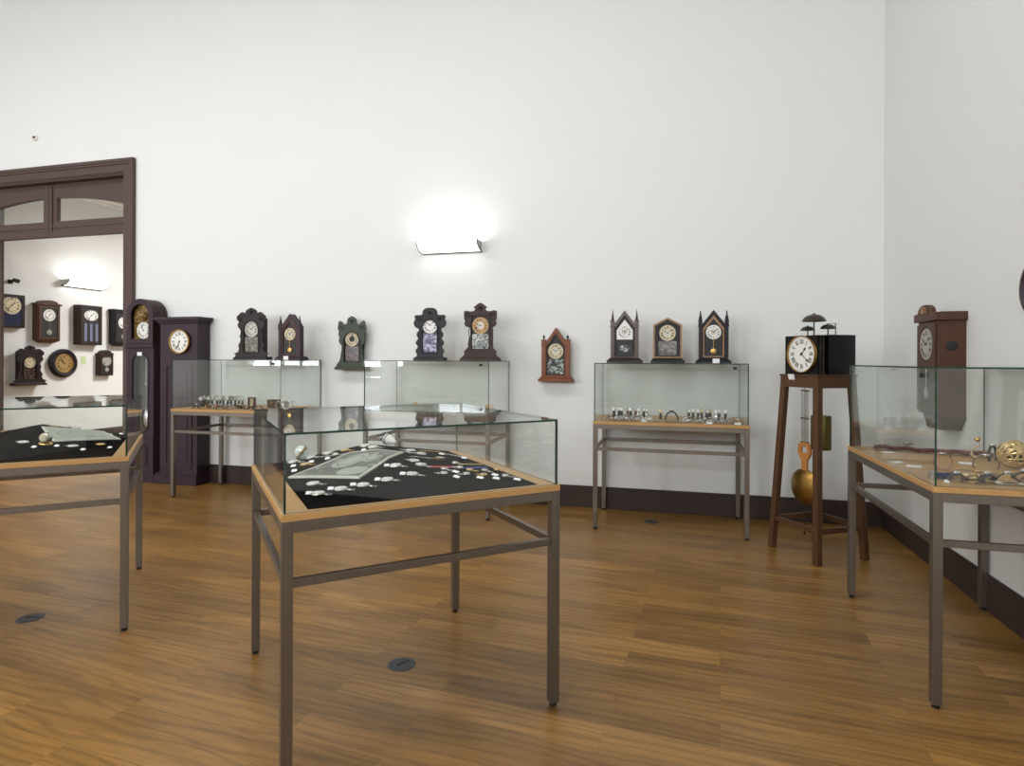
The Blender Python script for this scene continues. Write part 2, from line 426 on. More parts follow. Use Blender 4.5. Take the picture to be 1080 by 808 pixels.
def clock_dial(parent, cx, cz, r, y, m=None, bezel=None, hands=(10, 10), k=.22, centre=None, handm=None, name='dial', sz=1, bez_w=.06):
    """dial disc whose front lies at y; numerals and hands are its sub-parts"""
    m = m or M_white
    b = B(); b.lathe([(0, y), (r, y), (r, y+.004), (0, y+.004)], 40, (cx, 0, cz), 'y', sy=sz)
    if centre: b.lathe([(0, y-.0008), (r*.42, y-.0008), (r*.42, y)], 28, (cx, 0, cz), 'y', 1)
    dl = b.obj(name, [m, centre] if centre else m, parent)
    b = B(); numerals(b, cx, cz, r, y-.0012, k)
    n = 48
    for i in range(60):
        t = 2*PI*i/60; a = Vector((math.cos(t), math.sin(t)))
        stroke(b, Vector((cx, cz))+a*r*.9, Vector((cx, cz))+a*r*.94, r*.012, y-.0012)
    b.obj('numerals', M_ink, dl)
    b = B(); hh, mm = hands
    for ang, ln, w in ((hh*PI/6+mm*PI/360, .5, .05), (mm*PI/30, .74, .035)):
        t = PI/2-ang; a = Vector((math.cos(t), math.sin(t))); c0 = Vector((cx, cz))
        stroke(b, c0-a*r*.12, c0+a*r*ln, r*w, y-.004)
        b.lathe([(0, y-.005), (r*.07, y-.005), (r*.07, y-.004)], 12, (cx+a.x*r*ln*.72, 0, cz+a.y*r*ln*.72), 'y')
    b.lathe([(0, y-.006), (r*.075, y-.006), (r*.075, y-.001)], 14, (cx, 0, cz), 'y')
    b.obj('hands', handm or M_ink, dl)
    if bezel:
        b = B(); R = r*1.0; w = r*bez_w*1.6
        b.lathe([(R, y-.002), (R+w*.3, y-.014), (R+w, y-.014), (R+w*1.3, y-.002), (R+w*1.3, y+.004), (R, y+.004), (R, y-.002)], 40, (cx, 0, cz), 'y')
        b.obj('bezel', bezel, parent, True)
    return dl
def mirror(h):
    """half outline listed bottom to top -> closed outline"""
    r = [(x, z) for x, z in h]; l = [(-x, z) for x, z in reversed(h) if x > 1e-6]
    return r+l
def arch_open(w, z0, zs, n=10, pointed=0):
    """opening outline: half width w, bottom z0, springing zs, round top"""
    return [(-w, z0), (w, z0)]+[(w*math.cos(PI*i/n), zs+w*math.sin(PI*i/n)*(1 if not pointed else pointed)) for i in range(n+1)]
def smooth_half(h, n=3):
    """chaikin smoothing of a carved outline"""
    for _ in range(n-1):
        o = [h[0]]
        for (ax, az), (bx, bz) in zip(h, h[1:]):
            o.append((ax*.75+bx*.25, az*.75+bz*.25)); o.append((ax*.25+bx*.75, az*.25+bz*.75))
        o.append(h[-1]); h = o
    return h
def plinth(parent, w, d, h, m, steps=((1, 0, .45), (.9, .45, .75), (.84, .75, 1))):
    b = B()
    for k, z0, z1 in steps: b.box(-w*k/2, w*k/2, -d/2-d/2*k, 0, h*z0, h*z1)
    return b.obj('base', m, parent, bevel=.003)
def carved_clock(name, label, loc, W, H, half, m, depth=.115, win=(.062, .08, .3), dial=(.29, .06), dm=None, tablet=None, base_h=.08, hands=(10, 9), centre=None, rect=False, rotz=0, body=None, inner=None, dial_y=0, group=None):
    """half outline given in fractions: x of W/2, z of H"""
    t = thing(name, label, 'clock', loc, rotz, group)
    win = (win[0]*1.24, win[1]*.95, win[2]*1.02); dial = (dial[0], dial[1]*1.17)
    hl = smooth_half([(x*W/2, z*H) for x, z in half], 2)
    hl = [p for p in hl if True]
    if hl[-1][0] > 1e-6: hl.append((0, hl[-1][1]))
    ww, z0, zs = win[0], win[1], win[2]
    op = arch_open(ww, z0, zs) if not rect else [(-ww, z0), (ww, z0), (ww, zs+ww*.9), (-ww, zs+ww*.9)]
    B().plate(mirror(hl), [op], -depth, -depth+.018).obj('carved_front', m, t, bevel=.0025)
    bw = body or W*.3
    b = B(); b.box(-W*.47, W*.47, -depth-.02, -depth-.0005, 0, H*.045); b.box(-W*.43, W*.43, -depth-.012, -depth-.0005, H*.045, H*.07); b.box(-W*.4, W*.4, -depth+.0185, 0, 0, H*.06)
    b.obj('base', m, t, bevel=.003)
    zc = H*.81
    for sx in (-1, 1):
        b = B(); r0 = W*.065
        b.tube([(sx*(W*.29+r0*(1-k/26)*math.cos(k*.42)), -depth-.002, zc-H*.03+r0*(1-k/26)*math.sin(k*.42)) for k in range(22)], .0042, 6); b.obj('scroll_carving', m, t, True)
        b = B(); b.tube([(sx*(ww+.014+.004*math.sin(k*.9)), -depth-.002, z0+H*.08+(zs-z0-H*.05)*k/16) for k in range(17)], .004, 6); b.obj('side_carving', m, t, True)
    b = B()
    for k in range(-2, 3): b.tube([(0, -depth-.003, zc+H*.07), (W*.06*math.sin(k*.55), -depth-.003, zc+H*.07+W*.08*math.cos(k*.55))], [.003, .007], 6)
    b.lathe([(0, -.008), (.01, -.004), (.012, 0)], 12, (0, -depth, zc+H*.07), 'y')
    b.obj('palmette_carving', m, t, True)
    b = B(); b.box(-bw, bw, -depth+.0185, 0, base_h*.5, min(H*.8, zs+ww*1.35)); b.obj('case', m, t)
    iy = -depth+.014
    ring = arch_open(ww*1.0, z0, zs) if not rect else op
    inn = [(x*.88, z0+(z-z0)*.96+ (zs-z0)*.02) for x, z in ring]
    B().plate(ring, [inn], -depth-.006, -depth+.004).obj('door', inner or m, t, bevel=.0015)
    B().plate([(x*.98, z) for x, z in ring], [], iy, iy+.004).obj('backing', M_dark, t)
    clock_dial(t, 0, dial[0], dial[1], iy-.004, dm or M_cream, None, hands, .26, centre)
    if tablet:
        zt = dial[0]-dial[1]*1.0
        b = B(); b.box(-ww*.86, ww*.86, iy-.0025, iy, z0+.012, zt); b.obj('tablet', tablet, t)
    return t

# half outline of the dark kitchen clock (from bottom to top), fractions
HA = [(.98, 0), (.98, .04), (.86, .05), (.86, .1), (1, .115), (.78, .14), (.7, .16), (.66, .24), (.74, .27), (.61, .34), (.58, .4), (.64, .45), (.58, .52), (.58, .57), (.72, .62), (.76, .68), (.66, .73), (.8, .77), (.8, .84), (.68, .87), (.58, .91), (.44, .92), (.33, .88), (.29, .95), (.14, .98), (0, 1)]
HB = [(1, 0), (1, .04), (.88, .06), (.86, .1), (.78, .13), (.66, .2), (.62, .3), (.56, .42), (.6, .46), (.72, .5), (.76, .56), (.7, .6), (.78, .66), (.74, .72), (.82, .76), (.78, .84), (.76, .9), (.66, .92), (.5, .87), (.4, .84), (.28, .86), (.26, .94), (.14, .98), (0, 1)]
HC = [(.98, 0), (.98, .05), (.8, .07), (.76, .12), (.84, .16), (.86, .2), (.7, .25), (.76, .29), (.86, .33), (.78, .38), (.68, .42), (.78, .46), (.8, .52), (.66, .56), (.64, .6), (.8, .62), (.94, .66), (.98, .73), (.86, .79), (.96, .84), (.8, .87), (.6, .86), (.42, .88), (.44, .93), (.36, .97), (.2, 1), (0, 1)]
HD = [(1, 0), (1, .015), (.86, .07), (.76, .1), (.76, .12), (.78, .16), (.68, .2), (.56, .24), (.6, .29), (.54, .33), (.56, .37), (.48, .42), (.46, .55), (.52, .58), (.72, .59), (.78, .66), (.72, .68), (.78, .72), (.78, .77), (.8, .85), (.68, .87), (.5, .85), (.28, .86), (.24, .9), (.34, .93), (.2, .95), (.14, .98), (0, 1)]
BK = 5.92      # rear of the clocks that stand on the wall cases
carved_clock('shelf_clock', 'dark carved shelf clock on the case beside the longcase clocks, left of its steeple clock', (-4.57, BK, 1.4925), .47, .585, HA, M_dmah, .13, (.085, .082, .33), (.345, .076), M_silverd, M_tabC, hands=(1, 50), body=.12)
carved_clock('shelf_clock', 'green painted carved clock hung on the bare wall left of the lamp', (-3.46, WY-.001, 1.385), .43, .60, HB, M_green, .11, (.082, .09, .32), (.345, .07), M_cream, M_tabD, centre=M_dark, hands=(3, 2), body=.1, inner=M_dmah)
carved_clock('shelf_clock', 'near-black scalloped shelf clock with a lilac glass door, under the wall lamp', (-2.42, BK, 1.4925), .37, .545, HC, M_ebony, .12, (.073, .08, .33), (.365, .072), M_white, M_tabB, hands=(10, 8), body=.085)
carved_clock('shelf_clock', 'brown carved shelf clock with a flared base and square glass, right of the near-black one', (-1.87, BK, 1.4925), .44, .585, HD, M_dbrown, .13, (.083, .115, .36), (.355, .073), M_tan, M_tabA, hands=(9, 41), centre=M_silverd, rect=True, body=.1)

def steeple(label, loc, W, he, ha, d, m, towers=True, tw=.034, th=None, fin='spire', dialr=.07, dialz=None, dm=None, tablet=None, frame=None, baseW=None, baseH=.04, inner=None, fullface=False, pend=False, rotz=0, card=False, hands=(10, 8), finm=None, base_m=None, group=None, ins=(.008, .03, .019, .05)):
    """gothic gabled clock: body half width W/2, eave he, apex ha"""
    t = thing('steeple_clock' if towers else 'gabled_clock', label, 'clock', loc, rotz, group)
    bw = baseW or W+.1
    b = B(); b.box(-bw/2, bw/2, -d-.03, 0, 0, baseH*.55); b.box(-bw/2+.012, bw/2-.012, -d-.02, 0, baseH*.55, baseH*.8); b.box(-bw/2+.022, bw/2-.022, -d-.012, 0, baseH*.8, baseH)
    b.obj('base', base_m or m, t, bevel=.004)
    w = W/2-(tw if towers else 0)
    sl = (ha-he)/w; kk = math.sqrt(1+sl*sl)
    f1, r1, f2, r2 = ins
    def gable(s, lift=0, rs=None):   # outline inset by s at the sides and rs under the roof slopes
        rs = s if rs is None else rs; za = ha-kk*rs; ze = za-sl*(w-s)
        return [(-w+s, baseH+lift), (w-s, baseH+lift), (w-s, ze), (0, za), (-w+s, ze)]
    B().plate(gable(0), [gable(f1, .014, r1)], -d, -d+.02).obj('gable_frame', frame or m, t, bevel=.003)
    B().plate(gable(.001), [], -d+.0205, 0).obj('case', m, t)
    B().plate(gable(f1, .014, r1), [gable(f2, .026, r2)], -d+.003, -d+.016).obj('door', inner or m, t, bevel=.002)
    B().plate(gable(f1+.001, .015, r1+.001), [], -d+.016, -d+.0198).obj('backing', M_dark, t)
    iy = -d+.014
    dz = dialz or he-.02
    if fullface:
        g = gable(f2+.001, .03, r2+.001)
        B().plate([(-w+f2+.001, dz-dialr*1.05), (w-f2-.001, dz-dialr*1.05)]+g[2:], [], iy-.001, iy+.001).obj('dial_plate', dm or M_white, t)
    clock_dial(t, 0, dz, dialr, iy-.004, dm or M_cream, None, hands, .26, M_silverd if tablet is not M_tabD else None)
    zb = dz-dialr
    if tablet:
        B().box(-w+f2, w-f2, iy-.002, iy+.001, baseH+.026, zb-.004).obj('tablet', tablet, t)
    if pend:
        b = B(); b.tube([(0, iy-.008, dz-dialr*.6), (0, iy-.008, baseH+.07)], .002, 6); b.lathe([(0, iy-.016), (.026, iy-.011), (.026, iy-.005), (0, iy-.002)], 24, (0, 0, baseH+.07), 'y')
        b.obj('pendulum', M_brass, t, True)
    if towers:
        th = th or he+.02
        for sx in (-1, 1):
            xc = sx*(W/2-tw/2)
            b = B(); b.box(xc-tw/2, xc+tw/2, -d-.004, -d+.032, baseH, th-.06); b.box(xc-tw/2-.005, xc+tw/2+.005, -d-.009, -d+.037, th-.06, th-.045)
            b.box(xc-tw/2-.002, xc+tw/2+.002, -d-.006, -d+.034, th-.045, th-.006); b.box(xc-tw/2-.005, xc+tw/2+.005, -d-.009, -d+.037, th-.006, th)
            tq = b.obj('tower', m, t, bevel=.0015)
            cy = -d+.014
            if fin == 'spire': pr = [(.017, 0), (.014, .012), (.008, .05), (.001, .11)]
            elif fin == 'ball': pr = [(.006, 0), (.006, .01), (.011, .018), (.013, .026), (.009, .036), (.003, .042), (.002, .055)]
            else: pr = [(.016, 0), (.014, .03), (.006, .05), (.009, .058), (.004, .07), (.007, .076), (.001, .09)]
            B().lathe(pr, 12, (xc, cy, th)).obj('finial', finm or m, tq, True)
    if card:
        b = B(); b.hexa([(card-.03, -d-.036, .001), (card+.03, -d-.036, .001), (card+.03, -d-.032, .001), (card-.03, -d-.032, .001)], [(card-.03, -d-.032, .042), (card+.03, -d-.032, .042), (card+.03, -d-.03, .042), (card-.03, -d-.03, .042)])
        c = b.obj('name_card', M_card, None); c.location = loc
        tag(c, 'small white card leaning on the base of the ' + card_of[label], 'card')
    return t
card_of = {}
La = 'plum-dark steeple clock beside the longcase clocks, brass pendulum behind the glass'
Lb = 'narrow black steeple clock, rightmost on the three-clock case'
card_of[La] = 'steeple clock near the longcase clocks'; card_of[Lb] = 'rightmost clock on the three-clock case'
steeple(La, (-4.085, BK, 1.4925), .275, .37, .51, .115, M_plum, tw=.032, th=.40, fin='spire2', dialr=.068, dialz=.285, dm=M_cream, tablet=None, inner=M_brown, pend=True, card=-.02, baseW=.34, baseH=.04)
steeple('light red-brown steeple clock hung alone on the wall, right of the lamp', (-1.148, WY-.001, 1.283), .29, .40, .55, .10, M_red, tw=.042, th=.43, fin='ball', dialr=.078, dialz=.31, dm=M_cream, tablet=M_tabA, inner=M_dmah, baseW=.355, baseH=.05, finm=M_ebony)
Lc = 'steeple clock in flamed rosewood with a square white dial, leftmost on the three-clock case'
steeple(Lc, (-.435, BK, 1.479), .26, .37, .50, .12, M_rose, tw=.034, th=.40, fin='spire', dialr=.068, dialz=.293, dm=M_white, tablet=M_dark, inner=M_ebony, fullface=True, baseW=.33, baseH=.045, base_m=M_dmah)
steeple('gabled clock with gilt edges and no spires, middle of the three-clock case', (-.04, BK, 1.479), .26, .357, .425, .12, M_maple, towers=False, ins=(.016, .018, .048, .046), dialr=.074, dialz=.28, dm=M_cream, tablet=M_tabC, inner=M_ebony, baseW=.31, baseH=.045, base_m=M_ebony)
steeple(Lb, (.368, BK, 1.479), .26, .36, .49, .12, M_ebony, tw=.03, th=.395, fin='spire2', dialr=.066, dialz=.285, dm=M_white, tablet=None, inner=M_maple, pend=True, card=.02, baseW=.31, baseH=.04)
for nm in [o for o in bpy.data.objects if o.name.startswith('steeple_clock') and o.get('label') == Lc]:   # oval picture on the lower door
    B().lathe([(0, -.1105), (.05, -.1105), (.05, -.1085)], 32, (0, 0, .135), 'y', sy=.66).obj('oval_picture', M_tabA, nm)

# ------------------------------------------------------------------ longcase clocks
def oval(w, z0, z1, n=16, cx=0):
    r = w; return [(cx+w*math.cos(-PI+PI*i/n), z0+r+r*math.sin(-PI+PI*i/n)) for i in range(n+1)]+[(cx+w*math.cos(PI*i/n), z1-r+r*math.sin(PI*i/n)) for i in range(n+1)]
t = thing('longcase_clock', 'tall plum-lit longcase clock with a round-topped hood beside the door casing', 'clock', (-6.262, WY-.02, 0))
d_ = .22
b = B(); b.box(-.232, .218, -d_, 0, 0, .09); b.box(-.224, .21, -d_+.008, 0, .09, .12); b.obj('plinth', M_plum, t, bevel=.005)
b = B(); b.plate([(-.217, .12), (.205, .12), (.205, .5), (-.217, .5)], [[(-.13, .19), (.13, .19), (.13, .44), (-.13, .44)]], -d_+.01, -d_+.03); b.box(-.217, .205, -d_+.03, 0, .12, .5); b.box(-.1, .1, -d_+.018, -d_+.03, .22, .41)
b.box(-.224, .21, -d_+.004, 0, .5, .53); b.obj('base_case', M_plum, t, bevel=.004)
b = B(); b.plate([(-.212, .53), (.2, .53), (.2, 1.63), (-.212, 1.63)], [oval(.13, .585, 1.575)], -d_+.02, -d_+.045); b.box(-.212, .2, -.03, 0, .53, 1.63); b.box(-.212, -.195, -d_+.045, -.03, .53, 1.63); b.box(.183, .2, -d_+.045, -.03, .53, 1.63)
b.obj('trunk', M_plum, t, bevel=.003)
B().box(-.19, .18, -.034, -.03, .54, 1.62).obj('trunk_back', mat('pale_trunk_back', (120, 116, 112), .6, 0, .15, 20), t)
b = B(); b.plate(oval(.132, .583, 1.577), [oval(.118, .6, 1.56)], -d_+.012, -d_+.022); b.obj('door_frame', M_plum, t, bevel=.002)
B().plate(oval(.119, .598, 1.562), [], -d_+.024, -d_+.027).obj('door_glass', M_pane, t)
b = B(); b.box(-.222, .208, -d_, 0, 1.63, 1.68); b.obj('waist_moulding', M_plum, t, bevel=.008)
hood = arch_open(.2, 1.68, 2.03, 20)
b = B(); b.plate(hood, [arch_open(.132, 1.74, 2.03, 16)], -d_+.004, -d_+.03); b.obj('hood_front', M_plum, t, bevel=.004)
b = B(); b.plate(hood, [arch_open(.185, 1.7, 2.03, 20)], -d_+.03, 0); b.plate(arch_open(.19, 1.69, 2.03, 20), [], -.02, 0); b.obj('hood', M_dbrown, t)
B().plate(arch_open(.15, 1.72, 2.03, 16), [], -d_+.07, -d_+.075).obj('dial_plate', M_repousse, t)
dl = clock_dial(t, .005, 1.845, .1, -d_+.06, M_white, None, (10, 57), .26)
B().ball((0, -d_+.065, 2.02), .075, 20, sz=.8).obj('brass_crest', M_repousse, t, True)
b = B(); b.tube([(.01, -.12, 1.6), (.01, -.12, .85)], .006, 8); b.lathe([(0, -.145), (.04, -.14), (.068, -.122), (.04, -.105), (0, -.1)], 28, (.01, 0, .755), 'y', sy=1.9)
b.box(-.02, .06, -.123, -.117, 1.18, 1.2); b.obj('pendulum', M_silver, t, True)
b = B(); b.box(-.035, .035, -d_+.008, -d_+.011, 1.535, 1.58); b.obj('tag', M_card, t)
b = B(); b.lathe([(.008, -d_-.006), (.01, -d_+.0), (.004, -d_+.01)], 10, (-.165, 0, 1.9), 'y'); b.obj('door_knob', M_brass, t)

t = thing('longcase_clock', 'plum-lit longcase clock with a flat cornice and brass-rimmed dial, behind the case glass', 'clock', (-5.705, WY-.02, 0))
d_ = .20
b = B(); b.box(-.325, .29, -d_-.03, 0, 0, .1); b.box(-.31, .285, -d_-.018, 0, .1, .125); b.obj('plinth', M_plum, t, bevel=.005)
b = B(); b.box(-.26, .278, -d_, 0, .125, 1.92); b.obj('case', [M_plum], t, bevel=.004)
b = B(); b.plate([(-.2, .2), (.21, .2), (.21, 1.45), (-.2, 1.45)], [[(-.155, .25), (.165, .25), (.165, 1.4), (-.155, 1.4)]], -d_-.012, -d_-.0005); b.box(-.13, .14, -d_-.008, -d_-.0005, .28, 1.37); b.obj('door', M_plum, t, bevel=.003)
b = B()
for k, (e, z0, z1) in enumerate(((.012, 1.92, 1.94), (.03, 1.94, 1.962), (.05, 1.962, 1.998))): b.box(-.262-e, .28+e, -d_-e, 0, z0, z1)
b.obj('cornice', M_plum, t, bevel=.004)
B().lathe([(0, -d_-.022), (.132, -d_-.022), (.14, -d_-.01), (.14, -d_)], 40, (.045, 0, 1.705), 'y').obj('dial_ring', M_dmah, t, True)
clock_dial(t, .045, 1.705, .128, -d_-.026, M_white, M_brass, (6, 34), .26, bez_w=.07)

# ------------------------------------------------------------------ clocks in the neighbouring room (rotz 90: front faces +x)
def box_clock(label, loc, W, H, D, m, rotz, crest='arch', dial=('round', .1, .0), dz=None, dm=None, dr=.1, win=None, winm=None, pend=False, bars=0, drop=None, overhang=.02, cat='clock', name='wall_clock'):
    """loc is the bottom centre at the wall; H without crest"""
    t = thing(name, label, cat, loc, rotz)
    z0 = .045 if drop else 0
    b = B(); b.box(-W/2, W/2, -D, 0, z0, H)
    b.obj('case', m, t, bevel=.003)
    if drop: B().hexa([(-W*.28, -D*.8, 0), (W*.28, -D*.8, 0), (W*.28, 0, 0), (-W*.28, 0, 0)], [(-W/2-.008, -D-.008, z0), (W/2+.008, -D-.008, z0), (W/2+.008, 0, z0), (-W/2-.008, 0, z0)]).obj('drop_moulding', m, t, bevel=.004)
    if crest == 'arch':
        n = 12; hw = W/2+overhang
        top = [(-hw, H)]+[(hw, H)]+[(hw, H+.025)]+[(hw*.7*math.cos(PI*i/n), H+.028+.05*math.sin(PI*i/n)) for i in range(n+1)]+[(-hw, H+.025)]
        B().plate(top, [], -D-overhang, 0).obj('crest', m, t, bevel=.003)
    elif crest == 'flat':
        b = B(); b.box(-W/2-overhang*.5, W/2+overhang*.5, -D-overhang*.5, 0, H, H+.012); b.box(-W/2-overhang, W/2+overhang, -D-overhang, 0, H+.012, H+.03); b.obj('cornice', m, t, bevel=.003)
    # door frame
    z1 = H-.02; iw = W*.36; wz0 = z0+.03
    B().plate([(-W*.46, z0+.012), (W*.46, z0+.012), (W*.46, z1), (-W*.46, z1)], [[(-iw, wz0+.01), (iw, wz0+.01), (iw, z1-.03), (-iw, z1-.03)]], -D-.012, -D-.0005).obj('door', m, t, bevel=.002)
    B().box(-iw, iw, -D-.004, -D-.0005, wz0+.012, z1-.032).obj('backing', winm or M_dark, t)
    dz = dz or H*.72
    clock_dial(t, 0, dz, dr, -D-.009, dm or M_white, None, (1, 37), .24, sz=(dial[1] if dial[0] == 'oval' else 1))
    if pend:
        b = B(); b.tube([(0, -D-.007, dz-dr*.8), (0, -D-.007, H*.28)], .0025, 6); b.lathe([(0, -D-.013), (dr*.45, -D-.009), (dr*.45, -D-.006), (0, -D-.005)], 24, (0, 0, H*.28), 'y'); b.obj('pendulum', M_silver, t, True)
    if bars:
        b = B()
        for k in range(bars): xx = -iw+2*iw*(k+.5)/bars; b.box(xx-iw*.16, xx+iw*.16, -D-.008, -D-.0045, wz0+.03, dz-dr*1.1)
        b.obj('glass_strips', mat('bevelled_strip_glass', (120, 124, 150), .15, .2), t)
    return t
NW = NX+.001
M_bluegl = mat('dark_blue_glass', (36, 44, 72), .15, 0, .4, 12)
box_clock('square dark clock with a blue lower glass, partly cut off by the left door jamb', (NW, 6.83, 1.96), .40, .5, .10, M_dmah, PI/2, crest='none', dr=.135, dz=.335, dm=M_cream, winm=M_bluegl)
box_clock('brown pendulum wall clock with arched crest, second in the upper row beyond the doorway', (NW, 7.39, 1.745), .36, .60, .11, M_brown, PI/2, crest='arch', dr=.095, dz=.44, pend=True, drop=True, winm=M_dark)
box_clock('broad brown wall clock with oval dial and glass strips, beyond the doorway', (NW, 8.09, 1.73), .42, .67, .13, M_dbrown, PI/2, crest='none', dial=('oval', .72), dr=.125, dz=.5, bars=3)
box_clock('near-black wall clock half hidden by the right door casing', (NW, 8.72, 1.72), .36, .63, .12, M_ebony, PI/2, crest='flat', dr=.1, dz=.42, pend=True, drop=True)
box_clock('small brown wall clock with a square face, lowest right beyond the doorway', (NW, 8.42, 1.2), .27, .37, .09, M_dbrown, PI/2, crest='arch', dr=.085, dz=.255, dm=M_silverd, pend=True, overhang=.006)
carved_clock('wall_clock', 'near-black carved clock with turned finials, lower left beyond the doorway', (NW, 7.09, 1.08), .53, .62, HA, M_dmah, .13, (.085, .1, .34), (.36, .075), M_cream, M_tabD, rotz=PI/2, body=.13)
t = thing('wall_clock', 'round black wall clock with a brass dial beyond the doorway', 'clock', (NW, 7.68, 1.42), PI/2)
B().lathe([(0, -.05), (.15, -.05), (.16, -.075), (.2, -.085), (.232, -.06), (.236, -.02), (.225, 0), (0, 0)], 48, ax='y').obj('case', M_ebony, t, True)
clock_dial(t, 0, 0, .145, -.056, mat('brass_dial', (176, 146, 92), .35, .5, .2, 60), M_brass, (10, 52), .24, bez_w=.04)
def wall_lamp(label, loc, rotz, W, strength):
    t = thing('wall_lamp', label, 'lamp', loc, rotz)
    # curved glass tray rising from the wall to the lip
    n = 12; D = .185; H = .105
    prof = [(-.012-(D-.012)*math.sin(PI/2*i/n)**1.0, H*(1-math.cos(PI/2*i/n))) for i in range(n+1)]
    b = B()
    lo = [[b.bm.verts.new((x, y, z)) for y, z in prof] for x in (-W/2, W/2)]
    up = [[b.bm.verts.new((x, y+.003, z+.004)) for y, z in prof] for x in (-W/2, W/2)]
    for i in range(n):
        b.bm.faces.new((lo[0][i], lo[0][i+1], lo[1][i+1], lo[1][i])); b.bm.faces.new((up[0][i], up[1][i], up[1][i+1], up[0][i+1]))
    b.bm.faces.new((lo[0][n], up[0][n], up[1][n], lo[1][n])); b.bm.faces.new((lo[0][0], lo[1][0], up[1][0], up[0][0]))
    b.obj('lamp_shade', emis('lit_shade_'+str(strength), (1, .97, .93), strength), t)
    for sx in (-1, 1):
        b = B(); b.tube([(sx*(W/2+.004), y, z) for y, z in prof], .005, 8, flat=(.005, .009)); b.obj('end_rim', M_rubber, t, True)
    for sx in (-1, 1):
        b = B(); x0 = sx*(W/2+.002); ep = [(-.002, -.002)]+prof+[(-.002, H)]
        va = [b.bm.verts.new((x0-.0015, y, z)) for y, z in ep]; vb = [b.bm.verts.new((x0+.0015, y, z)) for y, z in ep]
        b.bm.faces.new(va[::-1]); b.bm.faces.new(vb)
        for i in range(len(ep)): j = (i+1) % len(ep); b.bm.faces.new((va[i], va[j], vb[j], vb[i]))
        b.obj('end_plate', mat('grey_end_plate', (168, 166, 158), .5), t)
    b = B(); b.box(-W/2-.005, W/2+.005, -.02, -.001, -.01, .006); b.obj('bottom_rail', M_bronze, t, bevel=.002)
    b = B(); b.box(-W/2-.005, W/2+.005, -.014, -.001, .006, .05); b.obj('back_plate', M_plastic, t)
    B().tube([(-W*.44, -.085, .06), (W*.44, -.085, .06)], .011, 12).obj('tube_light', emis('lamp_tube_'+str(strength), (1, .97, .93), strength*18), t, True)
    return t
LAMP = 3.0
wall_lamp('curved white wall lamp glowing on the bare back wall above the clocks', (-2.31, WY, 2.665), 0, .67, LAMP)
wall_lamp('curved white wall lamp glowing on the side wall beyond the doorway', (NX, 8.03, 2.70), PI/2, .72, LAMP)
c = B().box(-.045, .045, -.004, .001, -.07, .07).obj('note', M_greenp); c.location = (NX, 8.06, 1.47); c.rotation_euler = (0, 0, PI/2)
tag(c, 'pale green paper note on the wall right of the round black clock', 'note')
t = thing('security_camera', 'small black camera on the wall high above the clocks beyond the doorway', 'camera', (NX, 6.88, 2.66), PI/2)
B().box(-.03, .03, -.02, 0, -.03, .03).obj('mount', M_rubber, t)
B().tube([(0, -.015, 0), (0, -.09, .02), (0, -.16, .0)], [.012, .03, .032], 12).obj('body', M_rubber, t, True)
t = thing('alarm_sensor', 'tiny white sensor with a dark red eye on the wall above the doorway', 'sensor', (-8.235, WY, 4.44))
B().box(-.035, .035, -.025, 0, -.03, .03).obj('body', M_plastic, t, bevel=.006)
B().lathe([(0, -.033), (.024, -.031), (.026, -.025)], 16, (0, 0, .008), 'y', sy=.6).obj('lens', mat('dark_red_lens', (70, 14, 24), .3), t, True)

# ------------------------------------------------------------------ right wall clocks (rotz -90: front faces -x)
t = thing('wall_clock', 'brown wall clock with carved leaf crest, behind the right display case glass', 'clock', (WX-.001, 4.725, 1.045), -PI/2)
W_, D_ = .32, .165
b = B(); b.box(-W_/2, W_/2, -D_, 0, .10, .73); b.obj('case', M_brown, t, bevel=.003)
B().plate([(-.1, 0), (.1, 0), (W_/2+.008, .085), (W_/2+.008, .1), (-W_/2-.008, .1), (-W_/2-.008, .085)], [], -D_*.8, 0).obj('drop_moulding', M_brown, t, bevel=.003)
n = 14; hw = W_/2+.022
B().plate([(-hw, .73), (hw, .73), (hw, .785)]+[(hw*.62*math.cos(PI*i/n), .79+.055*math.sin(PI*i/n)) for i in range(n+1)]+[(-hw, .785)], [], -D_-.022, -D_+.01).obj('crest', M_brown, t, bevel=.003)
B().box(-hw, hw, -D_+.0105, 0, .73, .787).obj('cornice', M_brown, t, bevel=.003)
b = B()
for k in range(7):
    a = PI*(k+.5)/7; b.tube([(0, -D_-.024, .785), (.045*math.cos(a), -D_-.026, .785+.045*math.sin(a))], [.004, .009], 8)
b.obj('leaf_carving', M_maple, t, True)
B().plate([(-.145, .12), (.145, .12), (.145, .71), (-.145, .71)], [oval(.112, .46, .69, 18), [(-.09, .15), (.09, .15), (.09, .42), (-.09, .42)]], -D_-.014, -D_-.0005).obj('door', M_brown, t, bevel=.002)
B().box(-.14, .14, -D_-.004, -D_-.0005, .13, .7).obj('backing', M_dark, t)
clock_dial(t, 0, .575, .108, -D_-.01, M_silverd, None, (10, 9), .24)
b = B(); b.tube([(0, -D_-.008, .46), (0, -D_-.008, .25)], .003, 6); b.lathe([(0, -D_-.014), (.04, -D_-.01), (.04, -D_-.006), (0, -D_-.005)], 24, (0, 0, .24), 'y'); b.obj('pendulum', M_silver, t, True)
B().lathe([(0, -.006), (.03, -.004), (.034, 0)], 24, (0, 0, 0), 'y').obj('side_porthole', M_dark, t, True)
t.children[-1].rotation_euler = (0, 0, PI/2); t.children[-1].location = (W_/2+.0005, -D_*.5, .56)
pc = t.children[-1]
t = thing('wall_clock', 'round dark-framed clock cut off by the right edge of the photo', 'clock', (WX-.001, 3.675, 1.885), -PI/2)
B().lathe([(0, -.03), (.118, -.03), (.12, -.045), (.135, -.062), (.155, -.058), (.168, -.04), (.172, -.015), (.165, 0), (0, 0)], 48, ax='y').obj('case', M_plum, t, True)
